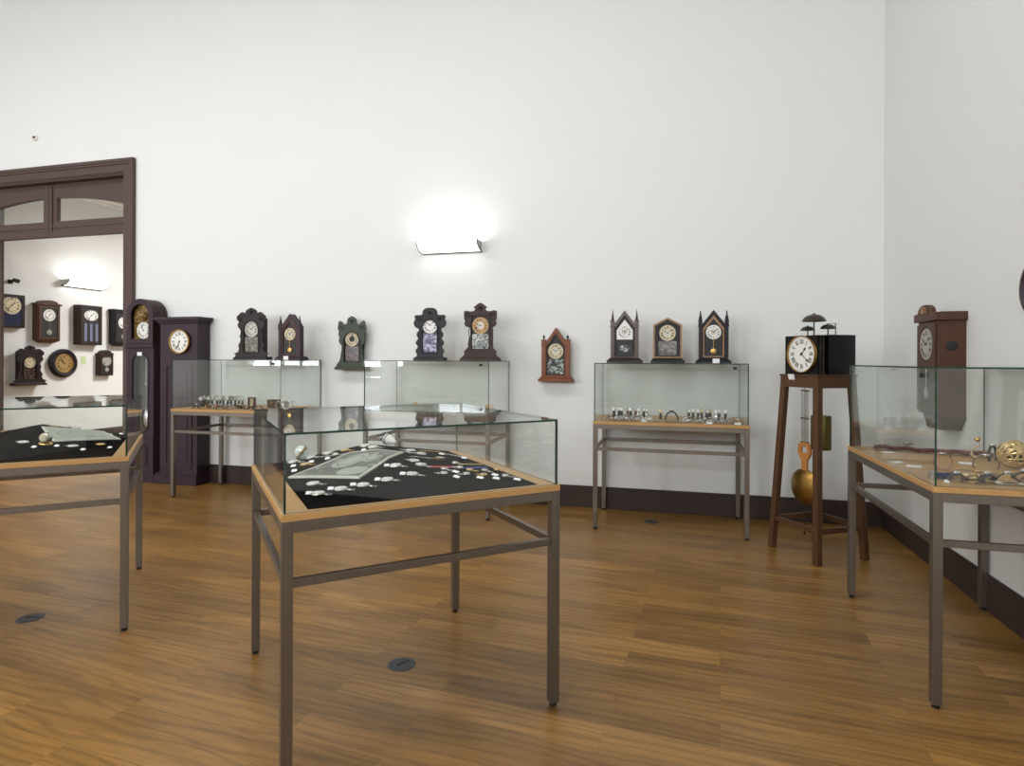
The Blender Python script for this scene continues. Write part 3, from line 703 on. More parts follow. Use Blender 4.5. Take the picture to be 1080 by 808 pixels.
clock_dial(t, 0, 0, .112, -.036, M_cream, M_brass, (3, 12), .24, bez_w=.03)

# ------------------------------------------------------------------ wooden stand with the comtoise movement
SC = Vector((1.1025, 5.174)); SR = math.atan2(-.845, .535)
t = thing('clock_stand', 'tall splayed wooden stand in the corner carrying a boxed clock movement', 'stand', (SC.x, SC.y, 0), SR)
fx, fy, tx, ty, ZT = .234, .224, .172, .165, 1.398
for sx in (-1, 1):
    for sy in (-1, 1):
        a = .024
        lo = [(sx*fx+u*a, sy*fy+v*a, 0) for u, v in ((-1, -1), (1, -1), (1, 1), (-1, 1))]
        hi = [(sx*tx*.96+u*a, sy*ty*.96+v*a, ZT-.012) for u, v in ((-1, -1), (1, -1), (1, 1), (-1, 1))]
        B().hexa(lo, hi).obj('leg', M_stand, t, bevel=.003)
def lerp(z): k = z/ZT; return fx+(tx*.96-fx)*k, fy+(ty*.96-fy)*k
X, Y = lerp(.25)
for q in ('f', 'b', 'l', 'r'):
    b = B()
    if q == 'f': b.box(-X+.02, X-.02, -Y-.012, -Y+.012, .22, .26)
    if q == 'b': b.box(-X+.02, X-.02, Y-.012, Y+.012, .22, .26)
    if q == 'l': b.box(-X-.012, -X+.012, -Y+.02, Y-.02, .22, .26)
    if q == 'r': b.box(X-.012, X+.012, -Y+.02, Y-.02, .22, .26)
    b.obj('stretcher', M_stand, t, bevel=.002)
b = B(); X2, Y2 = tx+.02, ty+.02
b.box(-X2, X2, -Y2, -Y2+.025, ZT-.10, ZT-.013); b.box(-X2, X2, Y2-.025, Y2, ZT-.10, ZT-.013); b.box(-X2, -X2+.025, -Y2+.025, Y2-.025, ZT-.10, ZT-.013); b.box(X2-.025, X2, -Y2+.025, Y2-.025, ZT-.10, ZT-.013)
b.obj('apron', M_stand, t, bevel=.003)
b = B(); b.box(-X2-.006, X2+.006, -Y2-.006, Y2+.006, ZT-.0125, ZT); b.obj('stand_top', M_stand, t, bevel=.002)
sp = t
c = B().box(-.032, .032, -.0015, .0015, -.022, .022).obj('name_card', M_card); tag(c, 'white card tilted on the top rail of the wooden stand, under the enamel dial', 'card')
c.location = (SC.x+.535*(-.06)-.845*(Y2+.012), SC.y-.845*(-.06)-.535*(Y2+.012), ZT-.02); c.rotation_euler = (.25, 0, SR)
# the movement
t = thing('comtoise_clock', 'black iron-cased clock movement with white enamel dial and three bells on the wooden stand', 'clock', (SC.x+.845*.02, SC.y+.535*.02, ZT), SR)
w, dd_, h = .162, .185, .305
b = B(); b.box(-w, w, -dd_+.13, dd_, .002, h); b.obj('cover_box', mat('black_lacquer', (14, 14, 16), .3, 0, .3, 12), t, bevel=.002)
b = B(); b.box(-w, w, -dd_, -dd_+.006, 0, h-.005); b.box(-w, w, -dd_+.006, -dd_+.13, 0, .008); b.box(-w, w, -dd_+.006, -dd_+.13, h-.014, h-.005)
for x in (-w+.006, w-.006):
    for y in (-dd_+.02, -dd_+.12): b.box(x-.005, x+.005, y-.005, y+.005, .008, h-.014)
b.obj('iron_frame', mat('blued_iron', (30, 28, 30), .4, .6, .3, 30), t, bevel=.001)
b = B()
for x, z, r in ((w-.05, .1, .05), (w-.05, .2, .035), (-w+.06, .15, .05)):
    B().lathe([(0, -.003), (r, -.003), (r, .003), (0, .003)], 28, (x, -dd_+.06, z), 'y').obj('gear', M_bronze, t, True)
b.tube([(w-.02, -dd_+.05, .009), (w-.02, -dd_+.05, .29)], .006, 8); b.obj('arbor', M_bronze, t, True)
B().tube([(w-.03, -dd_+.09, .009), (w-.03, -dd_+.09, .29)], .008, 8).obj('arbor', M_bronze, t, True)
clock_dial(t, .022, .158, .136, -dd_-.010, M_white, M_brass, (1, 22), .26, handm=M_bronze, bez_w=.03)
B().lathe([(.138, -dd_-.007), (.142, -dd_-.001), (0, -dd_-.001)], 32, (.022, 0, .158), 'y').obj('dial_back', M_brass, t, True)
def bell(x, y, z, r):
    b = B(); b.lathe([(0, r*.66), (r*.12, r*.7), (r*.16, r*.6), (r*.5, r*.54), (r*.82, r*.32), (r, 0), (r*.95, 0), (r*.78, r*.26), (r*.5, r*.44), (0, r*.5)], 28, (x, y, z))
    bb = b.obj('bell', M_bronze, t, True)
    B().tube([(x, y, h-.006), (x, y, z+r*.4)], .005, 8).obj('bell_post', M_bronze, bb, True)
bell(.045, -.10, .41, .088); bell(-.06, -.06, .345, .056); bell(.10, -.02, .352, .057)
b = B(); b.tube([(w-.03, .02, h-.004), (w-.03, .02, h+.09)], .004, 8); b.tube([(w-.03, .02, h+.088), (w-.1, .0, h+.088)], .002, 6); b.obj('hammer_arm', M_bronze, t, True)
# pendulum: hangs below the movement through the stand
t = thing('pendulum', 'gridiron pendulum with a large brass bob hanging under the boxed clock', 'pendulum', (1.018, 5.2, 0), SR)
b = B()
for k in range(-3, 4): b.tube([(k*.011, 0, 1.27), (k*.011, 0, .82)], .0028 if k else .004, 8)
for z in (1.268, 1.05, .86): b.box(-.04, .04, -.006, .006, z-.006, z+.006)
b.tube([(0, 0, 1.27), (0, 0, ZT-.02)], .003, 6)
b.obj('gridiron', M_silver, t, True)
b = B(); b.plate([(-.025, .6), (.025, .6), (.03, .72), (.065, .77), (.06, .84), (.03, .86), (-.03, .86), (-.06, .84), (-.065, .77), (-.03, .72)], [[(-.035, .78), (.035, .78), (.025, .83), (-.025, .83)]], -.01, .01); b.obj('lyre_hanger', mat('orange_wood', (186, 124, 66), .5, 0, .2, 30), t, bevel=.002)
b = B(); b.lathe([(0, -.05), (.05, -.046), (.1, -.03), (.14, -.006), (.143, 0), (.14, .006), (.1, .03), (.05, .046), (0, .05)], 40, (0, 0, .51), 'y'); b.obj('bob', mat('bob_brass', (158, 124, 62), .32, .9, .2, 14), t, True)
b = B(); b.tube([(0, 0, .37), (0, 0, .13)], .006, 8); b.obj('pointer', M_rubber, t, True)
t = thing('clock_weight', 'olive brass cylinder weight hanging behind the front leg of the wooden stand', 'weight', (1.13, 5.18, .81))
b = B(); b.lathe([(0, 0), (.07, 0), (.074, .006), (.074, .26), (.07, .266), (0, .266)], 28); b.obj('body', M_dbrass, t, True)
b = B(); b.tube([(0, 0, .26), (0, 0, .575)], .002, 6); b.lathe([(.012, .266), (.014, .28), (.005, .3), (0, .3)], 12); b.obj('hook', M_bronze, t, True)

# ------------------------------------------------------------------ floor boxes
for (x, y, r, lab) in ((-1.28, 2.73, .062, 'round grey floor socket lid in front of the middle display case'), (-3.573, 2.652, .062, 'round grey floor socket lid at the far left of the floor'), (-.176, 5.75, .06, 'round grey floor socket lid near the back baseboard')):
    t = thing('floor_socket', lab, 'floor socket', (x, y, 0), random.uniform(0, 3))
    B().lathe([(r+.006, 0), (r+.006, .002), (r, .004), (0, .004)], 36).obj('ring', M_disc, t)
    b = B(); b.lathe([(r-.008, .004), (r-.008, .0055), (0, .0055)], 32); b.obj('lid', mat('floor_lid', (62, 66, 72), .45, .3, .2, 60), t)
    b = B(); b.box(-.03, .02, -.008, -.004, .0056, .007); b.box(-.03, .02, .004, .008, .0056, .007); b.box(.028, .04, -.01, .01, .0056, .0068); b.obj('finger_slot', M_rubber, t)

# ------------------------------------------------------------------ cloths on the two front cases
ca, sa = math.cos(ANG), math.sin(ANG)
def hF(a, b): return .963+.075*max(0, 1-abs(a-.56)/.5)*max(0, min(1, b/1.05))
def hL(a, b): return .963+.1*max(0, 1-abs(a+.55)/.5)*max(0, min(1, b/1.05))
def loc(O, a, b): return (O[0]+a*ca-b*sa, O[1]+a*sa+b*ca)
def cloth(O, hf, a0, a1, b0, b1, label):
    b = B(); na, nb = 24, 20
    def row(dz): return [[b.bm.verts.new(loc(O, a0+(a1-a0)*i/na, b0+(b1-b0)*j/nb)+(hf(a0+(a1-a0)*i/na, b0+(b1-b0)*j/nb)+dz,)) for j in range(nb+1)] for i in range(na+1)]
    T = row(0)
    lo = [[b.bm.verts.new((v.co.x, v.co.y, TH+.0006)) for v in r] for r in T]
    for i in range(na):
        for j in range(nb):
            b.bm.faces.new((T[i][j], T[i+1][j], T[i+1][j+1], T[i][j+1])); b.bm.faces.new((lo[i][j], lo[i][j+1], lo[i+1][j+1], lo[i+1][j]))
    for i in range(na):
        for j in (0, nb): b.bm.faces.new((T[i][j], T[i+1][j], lo[i+1][j], lo[i][j]))
    for j in range(nb):
        for i in (0, na): b.bm.faces.new((T[i][j], T[i][j+1], lo[i][j+1], lo[i][j]))
    o = b.obj('cloth', M_black); tag(o, label, 'cloth'); return o
cloth(CF, hF, .075, 1.03, .022, 1.06, 'black cloth over a ridged board inside the middle display case')
cloth(CL, hL, -1.03, -.06, .022, 1.06, 'black cloth over a ridged board inside the left edge display case')
def normal_at(hf, a, b, rz):
    e = .01; da = (hf(a+e, b)-hf(a-e, b))/(2*e); db = (hf(a, b+e)-hf(a, b-e))/(2*e)
    n = Vector((-(da*ca-db*sa), -(da*sa+db*ca), 1)).normalized()
    return n
def place_on(o, O, hf, a, b, rz, lift=.0008):
    x, y = loc(O, a, b); n = normal_at(hf, a, b, rz)
    q = Vector((0, 0, 1)).rotation_difference(n).to_matrix().to_4x4()
    o.matrix_world = Matrix.Translation((x, y, hf(a, b)+lift)) @ q @ Matrix.Rotation(rz, 4, 'Z')

# ------------------------------------------------------------------ small exhibits
def lay_pocket_watch(r=.026, m=None, dm=None, name='pocket_watch'):
    """lies flat, dial up, crown towards +x"""
    t = thing(name, 'x', 'watch')
    B().lathe([(0, 0), (r*.6, .0005), (r*.95, .004), (r, .008), (r*.97, .011), (r*.86, .0135), (0, .0135)], 24).obj('case', m or M_silver, t, True)
    dl = B().lathe([(0, .0142), (r*.78, .0142), (r*.78, .0135)], 24).obj('dial', dm or M_white, t)
    b = B(); 
    for k in range(12):
        a = 2*PI*k/12; p = Vector((math.cos(a), math.sin(a))); q = Vector((-p.y, p.x))*.0012
        vs = [b.bm.verts.new((v.x, v.y, .0144)) for v in (p*r*.54-q, p*r*.72-q, p*r*.72+q, p*r*.54+q)]; b.bm.faces.new(vs)
    b.box(-.0008, .0008, 0, r*.6, .0144, .0148); b.box(0, r*.4, -.001, .001, .0144, .0148)
    b.obj('hands', M_ink, dl)
    b = B(); b.tube([(r*.95, 0, .005), (r*1.2, 0, .005)], .003, 8); b.lathe([(.0045, 0), (.005, .003), (.0045, .006), (0, .006)], 10, (r*1.2, 0, .005), 'x'); b.obj('crown', m or M_silver, t, True)
    b = B(); b.tube([(r*1.22+.011*(1-math.cos(2*PI*k/12)), .009*math.sin(2*PI*k/12), .005) for k in range(12)], .0014, 6, True); b.obj('bow', m or M_silver, t, True)
    return t
def lay_wristwatch(r=.015, m=None, dm=None, sm=None, length=.2, wid=.016):
    t = thing('wristwatch', 'x', 'watch')
    w = wid/2; n = 8; h = length/2
    b = B()
    for s in (-1, 1):
        pts = [(s*(r*.8+(h-r*.8)*i/n), 0, .004+.004*math.sin(PI*i/n)) for i in range(n+1)]
        b.tube(pts, 1, 6, flat=(w, .0014), wide=(0, 1, 0))
    b.obj('strap', sm or M_leather, t, True)
    B().lathe([(0, .002), (r*.9, .002), (r, .004), (r, .009), (r*.85, .011), (0, .011)], 20).obj('case', m or M_silver, t, True)
    B().lathe([(0, .0116), (r*.78, .0116), (r*.78, .011)], 20).obj('dial', dm or M_white, t)
    return t
def stand_wristwatch(m=None, dm=None, sm=None, r=.018, h=.062, base=.0):
    """upright: head facing -y on a folded strap"""
    t = thing('wristwatch', 'x', 'watch')
    b = B(); b.tube([(0, .006, h), (0, -.004, h*.7), (0, -.006, h*.3), (0, -.004, .003)], 1, 8, flat=(.010, .0025), wide=(1, 0, 0)); b.tube([(0, .01, h), (0, .016, h*.6), (0, .016, .003)], 1, 8, flat=(.010, .0025), wide=(1, 0, 0))
    b.obj('strap', sm or M_leather, t, True)
    B().lathe([(0, -.008), (r, -.007), (r*1.05, -.002), (r, .003), (0, .003)], 20, (0, 0, h+r*.75), 'y').obj('case', m or M_silver, t, True)
    B().lathe([(0, -.0088), (r*.8, -.0086), (r*.8, -.008)], 20, (0, 0, h+r*.75), 'y').obj('dial', dm or M_white, t)
    return t
def ring_watch(m=None, dm=None, sm=None, R=.042, w=.012):
    """bracelet watch standing as a ring, seen edge-on from -y"""
    t = thing('bracelet_watch', 'x', 'watch')
    b = B(); b.tube([(R*math.cos(2*PI*k/24), 0, R+.002+R*math.sin(2*PI*k/24)) for k in range(24)], 1, 8, True, flat=(w, .002), wide=(0, 1, 0)); b.obj('bracelet', sm or M_silver, t, True)
    B().lathe([(.014, -.004), (.016, 0), (.014, .004), (0, .005)], 18, (0, 0, 2*R)).obj('case', m or M_silver, t, True)
    return t
def curl_watch(m=None, dm=None, sm=None, L_=.125, w=.015):
    """strap watch lying on its edge in a loose arch"""
    t = thing('wristwatch', 'x', 'watch')
    pts = [(L_/2*(k/14*2-1)*.72, .012*math.sin(k*.9), .004+.034*math.sin(PI*k/14)) for k in range(15)]
    B().tube(pts, 1, 8, flat=(w, .0034), wide=(0, 1, 0)).obj('strap', sm or M_leather, t, True)
    B().lathe([(.0, 0), (.015, .0), (.017, .004), (.015, .009), (0, .01)], 18, (0, 0.0, .036)).obj('case', m or M_silver, t, True)
    B().lathe([(0, .0106), (.012, .0106), (.012, .01)], 18, (0, 0, .036)).obj('dial', dm or M_white, t)
    return t
ORD = ['leftmost', 'second from left', 'third from left', 'fourth from left', 'fifth from left', 'sixth from left', 'seventh from left', 'eighth from left', 'ninth from left', 'tenth from left', 'eleventh from left', 'twelfth from left', 'rightmost']
def ordinal(i, n): return 'rightmost' if i == n-1 else ORD[i]
def relabel(o, label, group=None):
    o['label'] = label
    if group: o['group'] = group
def card(w=.03, l=.022, name='price_card', up=.5):
    b = B(); b.hexa([(-w/2, -l/2, 0), (w/2, -l/2, 0), (w/2, l/2, .0), (-w/2, l/2, .0)], [(-w/2, -l/2, .0012), (w/2, -l/2, .0012), (w/2, l/2, l*up+.001), (-w/2, l/2, l*up+.001)])
    return b.obj(name, M_card)
used = set()
def take(proto):
    if proto.name in used: return copy_tree(proto)
    used.add(proto.name); return proto

P_silver = lay_pocket_watch(.0295); P_gold = lay_pocket_watch(.025, M_gold, M_cream)
# --- middle case
CASE = 'in the middle display case'
front = [(.144, .213), (.158, .398), (.238, .24), (.332, .256), (.444, .293), (.546, .504), (.567, .329)]
names = ['silver pocket watch lying nearest the front left corner of the middle case cloth', 'silver pocket watch without a card, between the picture and the front left corner',
 'silver pocket watch in the front row, second watch from the left corner', 'silver pocket watch in the front row just below the picture corner', 'silver pocket watch in the front row, right of the picture corner',
 'silver pocket watch just right of the picture, behind the front row', 'silver pocket watch ending the front row at its right']
for (a, b_), n_ in zip(front, names):
    o = take(P_silver); place_on(o, CF, hF, a, b_, random.uniform(.1, .35)); relabel(o, n_+'', 'silver pocket watches on the middle case cloth')
back = [(.16, .958, 0), (.197, .837, 1), (.247, .98, 0), (.335, .995, 0), (.36, .925, 2), (.42, .985, 1), (.529, .99, 0), (.555, .925, 0)]
names = ['silver pocket watch at the back left corner of the middle case, beside the glass disc', 'gold pocket watch behind the left corner of the picture', 'silver pocket watch just behind the standing glass disc', 'silver pocket watch in the back row with its card in front, behind the picture', 'long silver watch on a narrow strap, along the back edge of the picture', 'gold pocket watch in the back row left of the cloth ridge', 'silver pocket watch at the back peak of the cloth ridge', 'silver pocket watch at the rear corner of the picture']
P_long = lay_wristwatch(.018, M_silver, M_white, M_silver, .14, .016)
for (a, b_, k), n_ in zip(back, names):
    o = take((P_silver, P_gold, P_long)[k]); place_on(o, CF, hF, a, b_, random.uniform(.1, .4)+(0 if k != 2 else .25)); relabel(o, n_, 'watches on the back left of the middle case')
P_card = card(.023, .016)
cards = [(.118, .262, 'corner watch nearest the front left'), (.208, .290, 'second watch of the front row'), (.303, .308, 'third watch of the front row'), (.415, .338, 'fourth watch of the front row'), (.518, .55, 'watch just right of the picture'), (.538, .372, 'rightmost watch of the front row'),
 (.315, .90, 'back row watch behind the picture'), (.236, .896, 'watch behind the glass disc'), (.148, .878, 'watch at the back left corner'), (.135, .76, 'gold watch by the picture corner'), (.434, .905, 'gold watch left of the ridge'), (.505, .925, 'watch at the cloth peak')]
for a, b_, n_ in cards:
    o = take(P_card); place_on(o, CF, hF, a, b_, .25+random.uniform(-.15, .15)); tag(o, 'white card beside the '+n_+' in the middle case', 'card', 'white cards in the middle case')
# picture
def picture_mat():
    m = bpy.data.materials.new('grey_print'); nt, N, L = nodes_of(m); b = N['Principled BSDF']
    tc = N.new('ShaderNodeTexCoord'); nz = N.new('ShaderNodeTexNoise'); nz.inputs['Scale'].default_value = 14; nz.inputs['Distortion'].default_value = 2; nz.inputs['Detail'].default_value = 2
    r = N.new('ShaderNodeValToRGB'); r.color_ramp.elements[0].color = S((52, 56, 52))+(1,); r.color_ramp.elements[1].color = S((104, 108, 100))+(1,); r.color_ramp.elements[0].position = .4; r.color_ramp.elements[1].position = .62
    L.new(tc.outputs['Object'], nz.inputs['Vector']); L.new(nz.outputs[0], r.inputs[0]); L.new(r.outputs[0], b.inputs['Base Color']); b.inputs['Roughness'].default_value = .4
    return m
M_print = picture_mat(); M_pale = mat('pale_print', (160, 166, 154), .5, 0, .15, 30); M_paper = mat('paper_edge', (206, 208, 196), .6, 0, .04)
def print_sheet(O, hf, quad, label, marks, pale=None):
    """thick sheet that lies over the sloping cloth"""
    Q = [Vector(q) for q in quad]; n = 28
    base = loc(O, *(sum(Q, Vector((0, 0)))/4)); base = Vector((base[0], base[1], .97))
    t = thing('picture', label, 'picture', base)
    def P(u, v): q = (Q[0]*(1-u)+Q[1]*u)*(1-v)+(Q[3]*(1-u)+Q[2]*u)*v; return q
    def W(q, dz): return loc(O, q.x, q.y)+(hf(q.x, q.y)+dz,)
    b = B(); T = [[b.bm.verts.new(W(P(i/n, j/n), .012)) for j in range(n+1)] for i in range(n+1)]; U = [[b.bm.verts.new(W(P(i/n, j/n), .004)) for j in range(n+1)] for i in range(n+1)]
    for i in range(n):
        for j in range(n):
            mi = 0 if (0 < i < n-1 and 0 < j < n-1) else 1
            b.bm.faces.new((T[i][j], T[i+1][j], T[i+1][j+1], T[i][j+1])).material_index = mi; b.bm.faces.new((U[i][j], U[i][j+1], U[i+1][j+1], U[i+1][j])).material_index = 1
    for i in range(n):
        for j in (0, n): b.bm.faces.new((T[i][j], T[i+1][j], U[i+1][j], U[i][j])).material_index = 1; b.bm.faces.new((T[j][i], T[j][i+1], U[j][i+1], U[j][i])).material_index = 1
    b.obj('sheet', [pale or M_print, M_paper], t)
    b = B()
    for (u, v, ru, rv, mi, ring) in marks:
        N_ = 36
        def ell(k, dz): return [b.bm.verts.new(W(P(u+ru*k*math.cos(2*PI*i/N_), v+rv*k*math.sin(2*PI*i/N_)), dz)) for i in range(N_)]
        o_ = ell(1, .0125+.0003*mi)
        if ring:
            i_ = ell(ring, .0125+.0003*mi)
            for i in range(N_): j = (i+1) % N_; b.bm.faces.new((o_[i], o_[j], i_[j], i_[i])).material_index = mi
        else:
            cc = b.bm.verts.new(W(P(u, v), .0125+.0003*mi))
            for i in range(N_): j = (i+1) % N_; b.bm.faces.new((o_[i], o_[j], cc)).material_index = mi
    b.obj('printed_ovals', [M_pale, M_print], t)
    for c in t.children: c.data.transform(Matrix.Translation(-base))
    return t
print_sheet(CF, hF, [(.087, .609), (.348, .384), (.69, .82), (.42, .91)], 'grey print of old watches lying on the left slope of the black cloth', [(.42, .58, .2, .27, 0, 0), (.42, .58, .15, .2, 1, .9), (.72, .7, .13, .2, 0, .0), (.72, .7, .1, .15, 1, .88), (.9, .3, .07, .12, 0, .7), (.85, .85, .1, .1, 0, .8), (.75, .2, .2, .14, 0, 0), (.15, .5, .1, .2, 0, .85)])
# standing glass disc
t = thing('glass_disc', 'round glass disc with a brass bar standing at the left of the middle case', 'magnifier')
B().lathe([(0, -.012), (.02, -.011), (.034, -.004), (.036, 0), (.034, .004), (.02, .011), (0, .012)], 32, (0, 0, .037), 'y').obj('disc', mat('pale_glass', (200, 212, 204), .08, .2, .15, 40), t, True)
b = B(); b.tube([(-.02, -.016, .01), (.028, -.016, .07)], 1, 8, flat=(.007, .004)); b.tube([(.02, -.016, .075), (.034, -.016, .055)], .004, 8); b.ball((.006, -.016, .042), .009, 12); b.obj('brass_bar', M_brass, t, True)
place_on(t, CF, hF, .205, 1.0, .2)
t.matrix_world = Matrix.Translation(t.matrix_world.to_translation()) @ Matrix.Rotation(.3, 4, 'Z')
# white cone loupe
t = thing('enamel_loupe', 'white cone-shaped loupe with dark rings near the back of the middle case', 'loupe')
B().lathe([(0, -.045), (.02, -.045), (.034, -.03), (.032, 0), (.022, .03), (.008, .055), (0, .055)], 28, ax='x').obj('body', M_white, t, True)
t.scale = (.85, .85, .85)
for xx, rr in ((-.03, .0345), (-.012, .0345)): B().tube([(xx, rr*math.cos(2*PI*k/24), rr*math.sin(2*PI*k/24)) for k in range(24)], .0028, 6, True).obj('ring', M_ink, t, True)
t.location = loc(CF, .665, 1.0)+(hF(.665, 1.0)+.042,); t.rotation_euler = (0, .25, -.3)
# chains and ribbons on the right slope
def chain(pts, O, hf, m, label, cat='chain', r=.0035, name='watch_chain', dense=10):
    b = B(); P = []
    for (a0, b0), (a1, b1) in zip(pts, pts[1:]):
        for k in range(dense): u = k/dense; P.append((a0+(a1-a0)*u, b0+(b1-b0)*u))
    P.append(pts[-1])
    for k, (a, c_) in enumerate(P):
        x, y = loc(O, a, c_); z = hf(a, c_)+r*1.1+.0003
        b.tube([(x+r*1.7*math.cos(q*PI/4), y+r*1.1*math.sin(q*PI/4), z+(.0006 if k % 2 else -.0006)) for q in range(8)], r*.35, 5, True)
    o = b.obj(name, m); tag(o, label, cat); return o
chain([(.75, .829), (.72, .87), (.74, .93)], CF, hF, M_silver, 'silver chain trailing from the white loupe', dense=14)
chain([(.70, .735), (.76, .72), (.83, .69)], CF, hF, M_silver, 'long silver watch chain running to the brown watch on the right slope', dense=16)
chain([(.825, .948), (.88, .955), (.94, .947)], CF, hF, M_gold, 'gold watch chain along the back edge of the right slope', dense=12)
chain([(.93, .87), (.98, .84), (1.0, .80)], CF, hF, M_silver, 'short silver chain at the back right of the middle case cloth', dense=12)
def ribbon(pts, O, hf, m, label, w=.024):
    b = B(); P = [Vector(p) for p in pts]; L0 = []; R0 = []
    for i, p in enumerate(P):
        d2 = (P[min(i+1, len(P)-1)]-P[max(i-1, 0)]).normalized(); n2 = Vector((-d2.y, d2.x))*w/2
        for lst, q in ((L0, p+n2), (R0, p-n2)): lst.append((loc(O, q.x, q.y), hf(q.x, q.y)))
    rows = []
    for (l, zl), (r, zr) in zip(L0, R0): rows.append([b.bm.verts.new((l[0], l[1], zl+.004)), b.bm.verts.new((r[0], r[1], zr+.004)), b.bm.verts.new((r[0], r[1], zr+.001)), b.bm.verts.new((l[0], l[1], zl+.001))])
    for A, C in zip(rows, rows[1:]):
        for k in range(4): j = (k+1) % 4; b.bm.faces.new((A[k], A[j], C[j], C[k]))
    b.bm.faces.new(rows[0]); b.bm.faces.new(rows[-1][::-1])
    o = b.obj('watch_ribbon', m); tag(o, label, 'ribbon'); return o
def rp(a0, b0, a1, b1, n=6): return [(a0+(a1-a0)*i/n, b0+(b1-b0)*i/n) for i in range(n+1)]
ribbon(rp(.70, .495, .845, .476), CF, hF, M_redc, 'red watch ribbon across the right slope of the black cloth')
ribbon(rp(.868, .445, 1.0, .459), CF, hF, M_bluec, 'blue watch ribbon at the right edge of the black cloth')
ribbon(rp(.885, .56, 1.01, .548), CF, hF, M_yel, 'olive ribbon lying behind the blue ribbon')
P_lady = lay_pocket_watch(.018, M_silver, M_white); P_lgold = lay_pocket_watch(.018, M_gold, M_cream); P_brown = lay_pocket_watch(.024, mat('brown_shell', (110, 74, 44), .3, .4, .3, 40), M_cream)
right = [(P_silver, .749, .889, 'silver pocket watch just right of the white loupe'), (P_silver, .777, .80, 'silver pocket watch behind the long silver chain'), (P_silver, .668, .60, 'silver pocket watch on the right slope behind the red ribbon'),
 (P_brown, .835, .68, 'brown-cased pocket watch among the chains on the right slope'), (P_silver, .672, .508, 'silver watch head at the left end of the red ribbon'), (P_lady, .838, .429, 'small silver watch at the left end of the blue ribbon'), (P_lgold, .862, .368, 'small gold watch just in front of the blue ribbon'),
 (P_lady, .866, .55, 'small silver watch at the left end of the olive ribbon'),
 (P_lady, .752, .41, 'small silver watch in front of the red ribbon, rear of a pair'), (P_lady, .715, .322, 'small silver watch in front of the red ribbon, front of a pair'), (P_lady, .81, .286, 'small silver watch alone in the middle of the front right row'),
 (P_lady, .93, .345, 'small silver watch in the right cluster, rear left'), (P_lgold, .88, .25, 'small gold watch in the right cluster, front left'), (P_lgold, 1.0, .355, 'small gold watch at the right edge of the black cloth'), (P_lady, .965, .20, 'small silver watch nearest the right corner of the cloth')]
for pr, a, b_, n_ in right:
    o = take(pr); place_on(o, CF, hF, a, b_, random.uniform(-.4, .3)+PI*(random.random() < .5)); relabel(o, n_, 'watches on the right slope of the middle case')
P_rc = card(.036, .013)
for a, b_, n_ in [(.79, .365, 'rear of the paired small watches'), (.752, .265, 'front of the paired small watches'), (.848, .222, 'lone small watch in the front right row'), (.942, .262, 'rear left watch of the right cluster'), (.912, .188, 'small gold watch front left of the right cluster'), (.99, .135, 'watch nearest the right corner'), (.92, .874, 'gold chain at the back right'), (1.005, .76, 'short silver chain at the back right')]:
    o = take(P_rc); place_on(o, CF, hF, a, b_, -.5+random.uniform(-.1, .1)); tag(o, 'narrow white card by the '+n_+', middle case', 'card', 'narrow white cards in the middle case')
# --- left edge case
lw = [(-.533, .459, 0, 'silver pocket watch leftmost in the front row of the left edge case'), (-.285, .366, 0, 'silver pocket watch in the middle of the front row of the left edge case'), (-.159, .438, 1, 'gold pocket watch rightmost in the front row of the left edge case'),
 (-.47, .98, 2, 'brown watch at the ridge top in the left edge case'), (-.361, 1.015, 0, 'silver pocket watch behind the print in the left edge case'), (-.72, .98, 2, 'brown watch furthest left at the back of the left edge case'), (-.76, .80, 1, 'gold watch on the left slope at the picture edge')]
for a, b_, k, n_ in lw:
    o = take((P_silver, P_gold, P_brown)[k]); place_on(o, CL, hL, a, b_, PI+random.uniform(-.3, .2)); relabel(o, n_, 'watches in the left edge case')
for a, b_, n_ in [(-.466, .362, 'leftmost front watch'), (-.367, .40, 'silver ball watch'), (-.226, .279, 'middle front watch'), (-.105, .355, 'rightmost front watch'), (-.33, 1.03, 'watch behind the print'), (-.262, 1.0, 'print, at its rear middle'), (-.206, .985, 'print, at its rear right'), (-.158, .92, 'right corner of the print'), (-.105, 1.03, 'back right corner of the cloth')]:
    o = take(P_card); place_on(o, CL, hL, a, b_, .2+random.uniform(-.2, .2)); tag(o, 'white card by the '+n_+' in the left edge case', 'card', 'white cards in the left edge case')
print_sheet(CL, hL, [(-.4, .508), (-.081, .724), (-.2, 1.0), (-.53, .93)], 'pale print of watches lying on the right slope in the left edge case', [(.5, .5, .36, .3, 1, .95), (.5, .5, .2, .18, 1, .93)], pale=M_pale)
t = thing('ball_watch', 'silver ball-shaped watch propped upright in the left edge case', 'watch')
B().ball((0, 0, .036), .032, 24, sz=1).obj('case', M_silver, t, True)
B().lathe([(0, -.0325), (.02, -.03), (.024, -.022)], 24, (0, 0, .038), 'y').obj('dial', M_cream, t, True)
b = B(); b.lathe([(0, 0), (.036, 0), (.034, .006), (0, .008)], 24); b.obj('base_ring', M_gold, t, True)
place_on(t, CL, hL, -.431, .473, .3)

